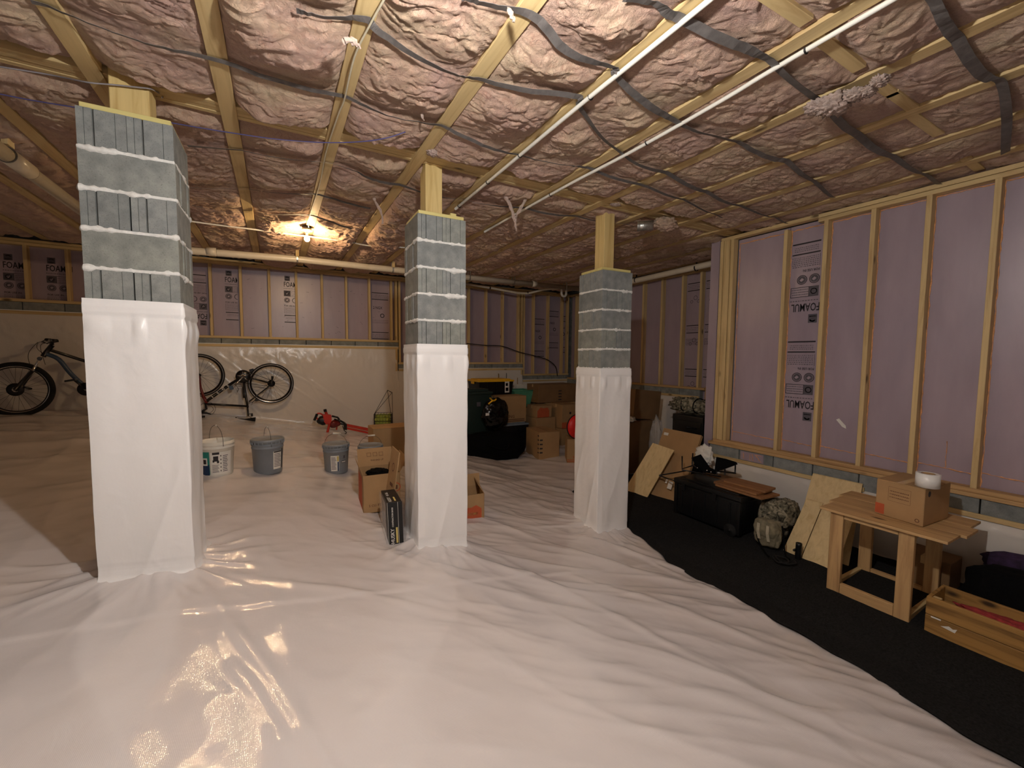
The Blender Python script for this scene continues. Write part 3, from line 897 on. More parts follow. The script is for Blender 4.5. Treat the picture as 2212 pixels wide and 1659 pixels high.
# ---- far right wall (faces left), X = 6.0 and the return beside the post
FX = 6.0; FF = FX+.089
mb = MB(); mb.box((RF+.0, 3.43, CZ-2.1), (6.3, 3.55, CZ+1.93)); o = mb.build('wall_return', 'foam_pink'); o['kind'] = 'structure'
mb = MB(); mb.box((FF+.052, 3.55, CZ-2.1), (FF+.2, 8.3, CZ+1.93)); wall_fr = mb.build('wall_far_right', 'concrete'); wall_fr['kind'] = 'structure'
SY = 4.33                                        # where the sill steps down
mb = MB(); mb.box((FX, SY, CZ-.52), (FF, 8.0, CZ-.482), .002); mb.build('sill_plate', 'old_pine_y', wall_fr)
mb = MB(); mb.box((FX, 3.56, CZ-1.0), (FF, SY-.05, CZ-.962), .002); mb.build('sill_plate', 'old_pine_y', wall_fr)
mb = MB(); mb.box((FX-.004, SY-.06, CZ-1.0), (FF, SY-.02, CZ-.46), .002); mb.build('sill_plate', 'old_pine_z', wall_fr)
mb = MB(); mb.box((FX, 3.56, CZ+1.40), (FF, 8.0, CZ+1.438), .002); mb.build('top_plate', 'pine_y', wall_fr)
st_long = stud_mesh('stud_long', 2.37, 'pine_z', 'x'); st_sh = stud_mesh('stud_short', 1.885, 'pine_z', 'x')
fy = [onX(px, 800, FX).y for px in (1384.6, 1424, 1468)] + [4.46]
fy2 = [4.12, 3.85]; y = fy[0]; up = []
while y < 7.6: y += .405; up.append(y)
for y in fy+up: put('stud', st_sh, wall_fr, (FX, y, CZ-.483))
for y in fy2: put('stud', st_long, wall_fr, (FX, y, CZ-.963))
ally = sorted(fy+up+fy2+[3.56, 7.95])
for i, (a, b) in enumerate(zip(ally, ally[1:])):
    zb = CZ-.5 if a > SY-.1 else CZ-.98
    mb = MB(); mb.box((FF, a+.002, zb), (FF+.05, b-.002, CZ+1.42), .002); mb.build('foam_panel', 'foam_pink', wall_fr)
    if abs(b-fy[2]) < .01 or abs(b-fy[3]) < .01 or abs(b-4.12) < .01 or abs(a-4.46) < .01:
        d = Decal((FF-.001, a+.03, CZ), (0, 1, 0), (0, 0, -1)); w = b-a-.07
        for z in (-1.25, -.55, .18):
            d.rect(0, z, w, z+.014); d.rect(0, z+.12, w, z+.134); d.lines(0, z+.03, w, z+.11, 3, 1, int(z*10)+30)
            d.ring(w*.45, z+.25, .03, .036, 0, 16); d.ring(w*.25, z+.31, .02, .026, 0, 12); d.ring(w*.7, z+.31, .02, .026, 0, 12)
        d.frame(w*.1, -.32, w*1.0, -.22, .004); d.lines(w*.2, -.31, w*.95, -.23, 3, 0, 8)
        d.build('printing', ['ink', 'ink_grey'], wall_fr)
y = 8.0
while y > 3.6:
    zt = CZ-.523 if y-.2 > SY-.1 else CZ-1.003
    mb = MB(); mb.box((FX+.004, max(y-.39, 3.56), zt-.19), (FF+.05, y, zt), .003); mb.build('concrete_block', 'concrete', wall_fr); y -= .40
mb = MB(); mb.box((FX+.02, 3.56, CZ-2.1), (FF+.04, 8.2, CZ-.70)); mb.build('foundation', 'concrete', wall_fr)
mb = MB(); mb.box((FX-.02, 4.45, CZ-.665), (FX, 8.0, CZ-.625), .002); mb.build('nailer_strip', 'pine_y', wall_fr)
mb = MB(); mb.box((FX-.02, 4.41, CZ-1.1), (FX, 4.45, CZ-.625), .002); mb.build('nailer_strip', 'pine_z', wall_fr)
wall_sheet((FX-.006, 4.44), (FX-.006, 8.0), CZ-.66, wall_fr, 4.1, (-1, 0), 120)
wall_sheet((FX-.004, 3.56), (FX-.004, 4.44), CZ-1.15, wall_fr, 4.6, (-1, 0), 60)

# ---- back wall (faces the camera), Y = 8.0, its sill steps down to the right
WY = 8.0; WF = WY+.089
mb = MB(); mb.box((-8.2, WF+.052, CZ-2.1), (6.3, WF+.2, CZ+1.93)); wall_back = mb.build('wall_back', 'concrete'); wall_back['kind'] = 'structure'
SECT = [(-8.1, -1.55, .70, .545), (-1.55, 2.02, .285, .16), (2.02, 4.78, -.13, -.255), (4.78, 6.05, -.39, -.52)]   # x0, x1, sill, top of the strip
mb = MB(); mb.box((-8.1, WY, CZ+1.40), (6.05, WF, CZ+1.438), .002); mb.build('top_plate', 'pine_x', wall_back)
mb = MB(); mb.box((-8.1, WY+.01, CZ+1.442), (6.05, WF, CZ+1.48), .002); mb.build('top_plate', 'pine_x', wall_back)
bx = [-.872+.396*i for i in range(-18, 18)]
kx = 0
xs_all = [x for x in bx if -8 < x < 5.95]
for x0, x1, zs, zn in SECT:
    mb = MB(); mb.box((x0, WY, CZ+zs-.038), (x1, WF, CZ+zs), .002); mb.build('sill_plate', 'pine_x', wall_back)
    sm = stud_mesh('stud_back', 1.40-zs, 'pine_z', 'y')
    xs_ = [x for x in xs_all if x0+.02 < x < x1-.02] + [x1-.03]
    if x0 > -2: xs_.append(x0+.03)
    xs_ = sorted(xs_)
    for x in xs_: put('stud', sm, wall_back, (x, WY, CZ+zs))
    xe = [x0] + xs_ + [x1]
    for a, b in zip(xe, xe[1:]):
        if b-a < .06: continue
        mb = MB(); mb.box((a+.002, WF, CZ+zs-.01), (b-.002, WF+.05, CZ+1.42), .002); mb.build('foam_panel', 'foam_pink', wall_back)
    x = x0
    while x < x1-.02:
        e = min(x+.39, x1)
        mb = MB(); mb.box((x, WY+rnd.uniform(0, .004), CZ+zs-.235), (e, WF+.05, CZ+zs-.041), .003); mb.build('concrete_block', 'concrete', wall_back); x += .40
    mb = MB(); mb.box((x0, WY-.02, CZ+zn-.045), (x1, WY-.001, CZ+zn), .002); mb.build('nailer_strip', 'pine_x', wall_back)
    mb = MB(); mb.box((x0, WY-.026, CZ+zn-.004), (x1, WY-.0, CZ+zn+.006)); mb.build('tape_edge', 'tape_white', wall_back)
for (x, za, zb) in ((2.0, .16, -.30), (4.76, -.255, -.56)):
    mb = MB(); mb.box((x-.04, WY-.022, CZ+zb), (x, WY-.001, CZ+za), .002); mb.build('nailer_strip', 'pine_z', wall_back)
def ztop_back(t):
    x = -8.1+t*14.15
    return CZ + np.select([x < -1.55, x < 2.0, x < 4.76], [.51, .13, -.29], -.55)
wall_sheet((-8.1, WY-.012), (6.05, WY-.012), ztop_back, wall_back, 6.3, (0, -1), 700, .010,
           diag=[(.505, .60, .014, .013), (.515, .66, .014, .012), (.49, .56, .014, .012), (.53, .70, .012, .013), (.47, .64, .010, .011), (.55, .69, .010, .012), (.58, .64, .008, .012)])
mb = MB()
for x0, x1, zs, zn in SECT: mb.box((x0, WY+.02, CZ-2.1), (x1, WF+.04, CZ+zs-.235))
mb.build('foundation', 'concrete', wall_back)
# printing in the bays of the back wall
def back_print(x, ztop, kind, w):
    y = WF-.001
    if kind == 'up': d = strip_print((x, y, CZ+ztop), (1, 0, 0), (0, 0, 1), .3, 0, cut=w, seed=int(x*7)+9)
    else: d = strip_print((x+w, y, CZ+ztop), (-1, 0, 0), (0, 0, -1), .3, 0, cut=w, seed=int(x*7)+9)
    d.build('printing', ['ink', 'ink_grey', 'foam_pink'], wall_back)
back_print(-.72, 1.34, 'up', .20); back_print(.10, 1.34, 'up', .20); back_print(-1.12, .42, 'down', .22)
back_print(-2.72, 1.30, 'up', .3); back_print(-3.12, 1.30, 'up', .3)
for x, z in ((1.56, 0), (2.34, -.2), (5.1, -.3), (5.5, -.1), (5.86, -.2)):
    w = .30 if x < 5.8 else .14
    d = Decal((x, WF-.001, CZ+z), (1, 0, 0), (0, 0, 1))
    for q in (1.15, .42):
        d.rect(0, q, w, q+.014); d.rect(0, q-.12, w, q-.106); d.lines(.01, q-.1, w, q-.02, 3, 1, int(x*9))
    d.ring(w*.62, .74, .026, .04, 0, 20); d.text(.02, .86, '2 NGX' if x < 2 or x > 5 else 'R NGX', .07, 0, .8, w)
    for q in (.60, .62, .65): d.rect(0, q, w, q+.004, 1)
    d.build('printing', ['ink', 'ink_grey'], wall_back)
# scuffs on the foam between the bulb and the wall
mb = MB(); rr = random.Random(3)
for i in range(60):
    x = rr.uniform(-.4, 1.8); z = CZ+rr.uniform(.36, 1.25)
    if min(abs(x-b) for b in bx) < .05: continue
    a = rr.uniform(-.6, .6); L = rr.uniform(.01, .045)
    mb.obox((x, WF-.002, z), (L*math.cos(a), 0, L*math.sin(a)), (0, .003, 0), (-.004*math.sin(a), 0, .004))
o = mb.build('scuff', 'ink_grey', wall_back); o['kind'] = 'stuff'

# ---- the sides the camera does not see
mb = MB(); mb.box((-8.35, -3.2, CZ-2.1), (-8.15, 8.3, CZ+1.93)); o = mb.build('wall_left', 'wall_vinyl'); o['kind'] = 'structure'
mb = MB(); mb.box((-8.35, -3.3, CZ-2.1), (6.3, -3.1, CZ+1.93)); o = mb.build('wall_front', 'wall_vinyl'); o['kind'] = 'structure'

# ================================================================== PILLARS
def block_mesh(smooth_end):
    L, W, H = .397, .194, .187
    mb = MB()
    PR = [(0, 0), (.043, 0), (.0445, .007), (.047, .003), (.126, .003), (.1275, .016), (.1325, .016), (.134, 0), (.163, 0), (.1645, .006), (.1665, 0), (.194, 0)]
    def end(sx): return [(sx*(L/2-d), q-W/2) for q, d in PR]
    a = end(1); b = end(-1)[::-1]
    pts = [(p[0], p[1], 0) for p in a+b]
    mb.prism(pts, (0, 0, H))
    mb.bm.normal_update()
    bmesh.ops.recalc_face_normals(mb.bm, faces=mb.bm.faces)
    me = bpy.data.meshes.new('concrete_block'); mb.bm.to_mesh(me); mb.bm.free(); me.materials.append(MATS['concrete']); return me
BLK = block_mesh(False)
def mortar_ring(c, z, rot, seed):
    """a ragged squeezed out bed joint round the pillar"""
    n = 160; t = np.linspace(0, 1, n, endpoint=False)*4
    half = .1985; px_ = []; s_ = []
    for q in t:
        k = int(q); f = (q-k)*2-1
        p = [(f, -1), (1, f), (-f, 1), (-1, -f)][k]; px_.append((p[0]*half, p[1]*half)); s_.append([(0, -1), (1, 0), (0, 1), (-1, 0)][k])
    px_ = np.array(px_); s_ = np.array(s_)
    j = np.arange(7)/6.0
    A, J = np.meshgrid(np.arange(n+1) % n, j, indexing='ij')
    lum = np.array([.5+1.2*perlin(np.array(px_[:, 0]*9+seed), np.array(px_[:, 1]*9), seed*1.7)])[0]
    fine = perlin(px_[:, 0]*40+seed, px_[:, 1]*40, 3.3)
    drop = np.clip(lum+.4*fine, .08, 1.4)
    zb = -.008-.032*np.clip(drop-.5, 0, 1)**1.0; zt = .010+.018*np.clip(fine+.35*lum, 0, 1)
    Zv = zb[A]+(zt[A]-zb[A])*J
    bul = (-.002+.019*drop[A])*np.sin(np.pi*J)**.6 - .004 + .003*perlin(px_[A, 0]*70, px_[A, 1]*70, J*4+seed)
    X = px_[A, 0]+s_[A, 0]*bul; Y = px_[A, 1]+s_[A, 1]*bul
    cr, sr = math.cos(rot), math.sin(rot)
    return grid_mesh('mortar_joint', X*cr-Y*sr, X*sr+Y*cr, Zv), (c[0], c[1], z)
def wrap_mesh(zt, z_floor, rot, seed, cx, cy):
    n = 260; rows = 150; t = np.linspace(0, 4, n+1); half = .2085; P = []; Nn = []
    for q in t:
        k = int(q) % 4; f = (q-int(q))*2-1
        P.append([(f, -1), (1, f), (-f, 1), (-1, -f)][k]); Nn.append([(0, -1), (1, 0), (0, 1), (-1, 0)][k])
    P = np.array(P)*half; Nn = np.array(Nn, float)
    # soften the corners
    S = np.linspace(0, 1, rows); A, SS = np.meshgrid(np.arange(n+1), S)
    Hh = zt-z_floor
    D = SS*Hh
    px_, py_ = P[A, 0], P[A, 1]
    cor = 1-np.minimum(np.abs(px_), np.abs(py_))/half          # 1 mid face, 0 at the corner
    tau = A/n*4
    am = np.clip((D-.11)/.05, 0, 1)
    d = am*(.010*fbm(px_*5+seed, py_*5, D*2.0+seed, 2) + .0009*np.clip(ridge(px_*7+seed, py_*7, D*9, 2), 0, 2)**2*np.clip(cor*3, .2, 1))
    pleat = np.exp(-((D-.15)/.06)**2)*.011*np.clip(np.sin(tau*14+3*perlin(tau*2, seed, 1.)), 0, 1)
    # long diagonal drapes toward the foot
    dr = np.clip(ridge(tau*1.6+D*1.1, D*.35, seed*3, 1), 0, 2)**2.5*.009*np.clip((SS-.42)*2, 0, 1)*1.7
    band = np.where((D > .030) & (D < .075), .004, 0) + np.where((D > .075) & (D < .095), -.002, 0)
    flare = .05*np.clip((SS-.965)/.035, 0, 1)**1.6 - np.where((SS > .93) & (SS < .955), .003, 0)
    off = d+pleat+dr*np.clip(cor*4, .1, 1)+band+flare+.002
    nx_, ny_ = Nn[A, 0], Nn[A, 1]
    wob = am*.006*perlin(D*5, tau*0+seed, 4.)
    X = px_+nx_*off+wob; Y = py_+ny_*off
    Z = zt - D
    cr, sr = math.cos(rot), math.sin(rot)
    Xw, Yw = X*cr-Y*sr, X*sr+Y*cr
    # the bottom follows the ground
    g = floor_h(Xw+cx, Yw+cy)+.004
    Z = zt-(zt-g)*SS
    return grid_mesh('vinyl_wrap', Xw, Yw, Z)
PILL = [
 (-.66, 3.197, 1.256, .283, .013, 'short block pillar nearest the camera, white vinyl wrap on its lower part, left in the photo', 1),
 (1.159, 3.381, 1.091, .092, .021, 'middle block pillar wrapped in white vinyl, between the two other pillars', 1),
 (3.115, 3.492, .898, -.116, .041, 'farthest block pillar, wrapped in white vinyl, standing at the edge of the black ground cloth', 0)]
for i, (x, y, zt, zw, rot, lab, odd) in enumerate(PILL):
    rot = -rot
    t = thing('block_pillar', lab, 'pillar', (x, y, fz(x, y)), 'block pillars along the beam')
    off = base_of(t); nz = 8
    for k in range(nz):
        z = CZ+zt-.2032*(k+1)+.008
        al = (k % 2 == odd)      # long side seen from the front or ends seen
        if k >= 6: break
        for s in (-1, 1):
            if al: c = Vector((0, s*.0995, 0)); r_ = 0
            else: c = Vector((s*.0995, 0, 0)); r_ = math.pi/2
            c = Vector((c.x*math.cos(rot)-c.y*math.sin(rot), c.x*math.sin(rot)+c.y*math.cos(rot), 0))
            o = link('concrete_block', BLK, None, t); o.location = Vector((x, y, z))+c-off+Vector((rnd.uniform(-.002, .002), rnd.uniform(-.002, .002), 0))
            o.rotation_euler = (0, 0, rot+r_)
        if k:
            me, loc = mortar_ring((x, y), z+.2032-.0105, rot, i*5.3+k*1.7)
            o = link('mortar_joint', me, 'mortar', t); o.location = Vector(loc)-off
    mb = MB(); mb.box((x-.165, y-.165, CZ+zt-1.3), (x+.165, y+.165, CZ+zt-.02)); mb.build('grout_core', 'ink', t)
    mb = MB(); cr, sr = math.cos(rot), math.sin(rot); hw = .185
    mb.obox((x-hw*cr+hw*sr, y-hw*sr-hw*cr, CZ+zt-.004), (2*hw*cr, 2*hw*sr, 0), (-2*hw*sr, 2*hw*cr, 0), (0, 0, .026), .002); mb.build('cap_board', 'treated_x', t)
    me = wrap_mesh(CZ+zw, fz(x, y), rot, 2.1+i*3.7, x, y)
    o = link('vinyl_wrap', me, 'wrap_vinyl', t); o.location = Vector((x, y, 0))-off
    # post
    bx0, bx1 = (-.075, .075) if i != 1 else (-.085, .085)
    zb, zp = CZ+zt+.022, JZ+.04
    lab2 = ['short yellow wooden post standing on the pillar nearest the camera', 'wooden post of medium height on the middle pillar', 'tallest wooden post, on the farthest block pillar'][i]
    pt = thing('wooden_post', lab2, 'post', (x, y-.01, zb), 'wooden posts between pillars and beam')
    w = .07; nply = 1 if i == 0 else 2
    x_ = x-.01 if i == 0 else x-.02
    if nply == 1:
        mb = MB(); mb.box((x_-.085, y-.08, zb), (x_+.085, y+.08, zp), .004); mb.build('timber', 'treated_z', pt)
    else:
        mb = MB(); mb.box((x_-w-.01, y-.08, zb), (x_+.058, y-.005, zp), .003); mb.build('timber', 'treated_z', pt)
        mb = MB(); mb.box((x_-w-.006, y-.003, zb), (x_+.05, y+.07, zp), .003); mb.build('timber', 'treated_z', pt)
o = MB(); c = Vector((1.159+.09, 3.25, CZ+1.091+.024)); o.box(c, c+Vector((.05, .04, .035)), .002)
o = o.build('wood_scrap', 'treated_x'); tag(o, 'small yellow wood offcut lying on top of the middle pillar', 'wood scrap')
#PART2
# ================================================================== PIPES, WIRES AND LAMPS
def arc(c, r, a0, a1, u, v, n=8):
    c, u, v = Vector(c), Vector(u), Vector(v)
    return [c + u*r*math.cos(a0+(a1-a0)*i/n) + v*r*math.sin(a0+(a1-a0)*i/n) for i in range(n+1)]
# drain pipe: comes along the left, turns and runs in front of the back wall, turns again to the right wall
DPY, DR = 6.9, .047
zL, zM, zR = CZ+1.30, CZ+1.375, CZ+1.40
dp = thing('drain_pipe', 'thick cream plastic drain pipe hung under the joists before the back wall', 'pipe', (0, DPY, zM))
pts = [Vector((-1.56, -2.9, zL+.03)), Vector((-1.55, DPY-.12, zL+.02))] + arc((-1.43, DPY-.12, zL+.02), .12, math.pi, math.pi/2, (1, 0, 0), (0, 1, 0))
pts += [Vector((-1.2, DPY, zL+.03)), Vector((.3, DPY, zM+.005)), Vector((2.4, DPY, zM+.005)), Vector((5.62, DPY, zR+.0))]
pts += arc((5.62, DPY-.12, zR), .12, math.pi/2, 0, (1, 0, 0), (0, 1, 0)) + [Vector((5.74, 5.6, zR+.0)), Vector((5.74, 3.9, zR+.025))] + arc((5.74, 3.9, zR+.105), .08, -math.pi/2, -math.pi, (0, 0, 1), (0, 1, 0), 5)[::1][:1]
pts += [Vector((5.74, 3.83, zR+.04)), Vector((5.74, 3.79, zR+.09)), Vector((5.74, 3.78, zR+.25))]
mb = MB(); mb.tube(pts, DR, 20); mb.build('pipe_run', 'pvc', dp)
def coupling(x, y, z, d, L=.11):
    d = Vector(d).normalized(); c = Vector((x, y, z)); mb = MB()
    mb.lathe(c-d*L/2, [(DR, 0), (DR+.008, 0), (DR+.008, L), (DR, L)], 20, d); mb.build('coupling', 'pvc', dp)
    mb = MB(); mb.lathe(c-d*(L/2+.002), [(DR+.001, 0), (DR+.0085, 0), (DR+.0085, .003), (DR+.001, .003)], 20, d)
    mb.build('joint_line', 'pvc_seam', dp); mb = MB(); mb.lathe(c+d*(L/2-.001), [(DR+.001, 0), (DR+.0085, 0), (DR+.0085, .003), (DR+.001, .003)], 20, d); mb.build('joint_line', 'pvc_seam', dp)
coupling(-.72, DPY, zL+.055, (1, 0, .03)); coupling(-1.553, 4.35, zL+.025, (0, 1, 0), .30); coupling(4.35, DPY, zR-.005, (1, 0, 0), .09)
for x in (.294, 1.66, 3.0, 3.9, 5.1):
    mb = MB(); z = zM+.005; ribbon(mb, [(x, DPY-.001, JZ+.10), (x, DPY-DR-.002, JZ+.01), (x, DPY-DR-.002, z)] + arc((x, DPY, z), DR+.003, math.pi, 2*math.pi, (0, 1, 0), (0, 0, 1), 10) + [(x, DPY+DR+.003, JZ+.1)], .02, .0015, [(1, 0, 0)]*15)
    mb.build('hanger_strap', 'galv', dp)
for x in (.294, 1.66):
    mb = MB(); mb.box((x-.022, DPY-.075, CZ+1.405), (x+.022, DPY-.052, CZ+1.62), .002); mb.build('hanger_block', 'pine_z', dp)
hb = onX(17, 300, -1.60); mb = MB(); mb.box((-1.62, hb.y-.045, hb.z-.05), (-1.585, hb.y+.045, hb.z+.14), .002); mb.build('hanger_block', 'pine_z', dp)
for y in (4.35, 5.6):
    mb = MB(); mb.lathe((5.74, y, zR+.005), [(DR, 0), (DR+.004, 0), (DR+.004, .02), (DR, .02)], 20, (0, 1, 0)); mb.build('hanger_strap', 'metal_dark', dp)
    mb = MB(); mb.box((5.73, y, zR+.04), (5.75, y+.015, JZ+.05)); mb.build('hanger_strap', 'metal_dark', dp)
# thinner drain with trap behind it
sp = thing('trap_pipe', 'thin white drain pipe with a round trap behind the thick cream drain pipe', 'pipe', (4.0, 7.45, CZ+1.4))
mb = MB(); P = [onY(1000, 612, 7.5), onY(1060, 622, 7.5), onY(1118, 633, 7.5), onY(1140, 634, 7.5), onY(1172, 626, 7.3), onY(1210, 622, 7.1)]
mb.tube(P, .022, 12); mb.build('pipe_run', 'pvc', sp)
mb = MB(); tc = onY(1218, 634, 7.2); mb.tube([tc+Vector((-.06, 0, .09))] + arc(tc, .06, math.pi, 2*math.pi, (1, 0, 0), (0, 0, 1), 10) + [tc+Vector((.06, 0, .12))], .023, 12); mb.build('trap', 'white_plastic', sp)
for p in (onY(1058, 622, 7.5), onY(1140, 633, 7.5)):
    mb = MB(); mb.lathe(p-Vector((.012, 0, 0)), [(.02, 0), (.027, 0), (.027, .024), (.02, .024)], 12, (1, 0, 0)); mb.build('hanger_strap', 'metal_dark', sp)
# white water pipes clipped under two joists
def water_pipe(path, r, label, clips):
    t = thing('water_pipe', label, 'pipe', path[0], 'white water pipes under the joists')
    mb = MB(); mb.tube(smooth_path(path, 6), r, 12); mb.build('pipe_run', 'white_plastic', t)
    for c in clips:
        c = Vector(c); mb = MB(); mb.tube(arc(c, r+.003, -.3, math.pi+.3, (1, 0, 0), (0, 0, -1), 8), .0045, 6)
        mb.tube([c+Vector((r+.004, 0, .0)), c+Vector((r+.012, 0, .015))], .004, 6); mb.build('pipe_clip', 'black_plastic', t)
zA = JZ-.018
water_pipe([(1.60, -2.5, zA), (1.60, 1.2, zA), (1.59, 2.0, zA-.004), (1.60, 3.0, zA-.003), (1.61, 4.05, zA)], .0125, 'white water pipe clipped under the joist right of the middle pillar', [(1.596, 1.95, zA), (1.60, 2.75, zA), (1.605, 3.3, zA), (1.61, 3.95, zA)])
water_pipe([(2.24, -2.5, zA), (2.25, .9, zA), (2.27, 1.6, zA), (2.26, 2.3, zA-.004), (2.22, 3.1, zA-.003), (2.20, 4.6, zA)], .0115, 'white water pipe under the next joist, over the farthest pillar', [(2.255, 1.15, zA), (2.262, 2.15, zA), (2.22, 3.25, zA), (2.20, 3.9, zA)])
water_pipe([T(405, 477, 1.45), T(470, 486, 1.45), T(560, 497, 1.45), T(660, 510, 1.45), T(745, 521, 1.45), T(800, 531, 1.455), T(875, 535, 1.46), T(960, 548, 1.46)], .009, 'slim pale water pipe crossing the joists beside the glowing bulb', [T(765, 523, 1.45), T(864, 534, 1.46)])
def wire(name, path, r, mat, label, n=6):
    mb = MB(); mb.tube(smooth_path(path, n), r, 6); o = mb.build(name, mat); tag(o, label, 'cable'); return o
wire('lamp_cable', [T(836, -12, 1.478), T(800, 52, 1.478), T(765, 125, 1.478), T(744, 214, 1.474), T(730, 250, 1.478), T(704, 330, 1.478), T(690, 400, 1.478), T(668, 470, 1.478), (.36, 5.5, JZ-.02)], .005, 'white_wire', 'white cable stapled along the joist toward the glowing ceiling bulb')
wire('data_cable', [T(-60, 134, 1.42), T(0, 144, 1.42), T(110, 162, 1.43), onY(190, 178, 3.03), onY(243, 183, 3.085), onY(300, 189, 3.085), onY(328, 193, 3.10), onY(350, 206, 3.3), T(350, 211, 1.48)], .004, 'grey_wire', 'thin grey cable slung across the short post on the nearest pillar')
wire('data_cable', [T(-40, 195, 1.40), T(60, 215, 1.40), T(170, 233, 1.40), T(300, 252, 1.39), T(385, 268, 1.39), T(500, 287, 1.385), T(600, 301, 1.385), T(700, 308, 1.39), T(780, 306, 1.40), T(835, 298, 1.42), T(876, 285, 1.46)], .0035, 'blue_wire', 'thin violet cable sagging between the nearest and the middle pillar')
wire('extension_cable', [onY(1008, 742, 7.93), onY(1050, 746, 7.93), onY(1085, 748, 7.93), onY(1120, 760, 7.93), onY(1152, 768, 7.93), onY(1182, 777, 7.93), onY(1200, 792, 7.9), onY(1204, 812, 7.9)], .010, 'black_rubber', 'dark cable draped across the studs between the middle and farthest pillar')

def bulb(name, label, c, mat, rb):
    t = thing(name, label, 'light bulb', (c[0], c[1], c[2]))
    c = Vector(c); top = JZ-.001
    mb = MB(); mb.lathe((c.x, c.y, top-.035), [(0, 0), (.05, 0), (.052, .005), (.052, .035), (0, .035)], 24); mb.build('junction_box', 'metal_dark', t)
    mb = MB(); mb.lathe((c.x, c.y, top-.06), [(0, 0), (.022, 0), (.03, .008), (.058, .014), (.060, .022), (.056, .026), (0, .026)], 28); mb.build('lamp_holder', 'ceramic', t)
    mb = MB(); mb.lathe((c.x, c.y, c.z+.03), [(.014, 0), (.0145, top-.06-c.z-.03), (0, top-.06-c.z-.03)], 16); mb.build('bulb_neck', 'chrome', t)
    mb = MB(); mb.lathe((c.x, c.y, c.z), [(0, -rb)] + [(rb*math.sin(a), -rb*math.cos(a)) for a in [.3, .6, .9, 1.2, 1.57, 1.9, 2.2]] + [(.014, rb+.004)], 24); mb.build('glass_globe', mat, t)
bulb('ceiling_bulb', 'glowing bare bulb in a round white holder under the joist, near the back wall', BACK_LAMP, 'bulb_back', BACK_R)
bulb('ceiling_bulb', 'bare bulb under the joists over the foreground floor', FRONT_LAMP, 'bulb_front', FRONT_R)
# duct stub beside the post of the farthest pillar
t = thing('duct_stub', 'short shiny round metal duct end under the joists, right of the farthest post', 'duct', (3.44, 3.30, CZ+1.41))
mb = MB(); c0 = onZ(1377, 489, CZ+1.41); c1 = onZ(1413, 486, CZ+1.41); d = (c1-c0).normalized()
mb.lathe(c0, [(.045, .0), (.053, .0), (.053, .01), (.050, .014), (.050, .055), (.052, .06), (.050, .065), (.050, .16), (.045, .16)], 24, d); mb.build('duct_sleeve', 'galv', t)
mb = MB(); mb.blob(c1+Vector((.12, -.05, .01)), (.14, .09, .06), 4, .35, 3, 4); mb.build('insulation_sleeve', 'fibreglass', t)

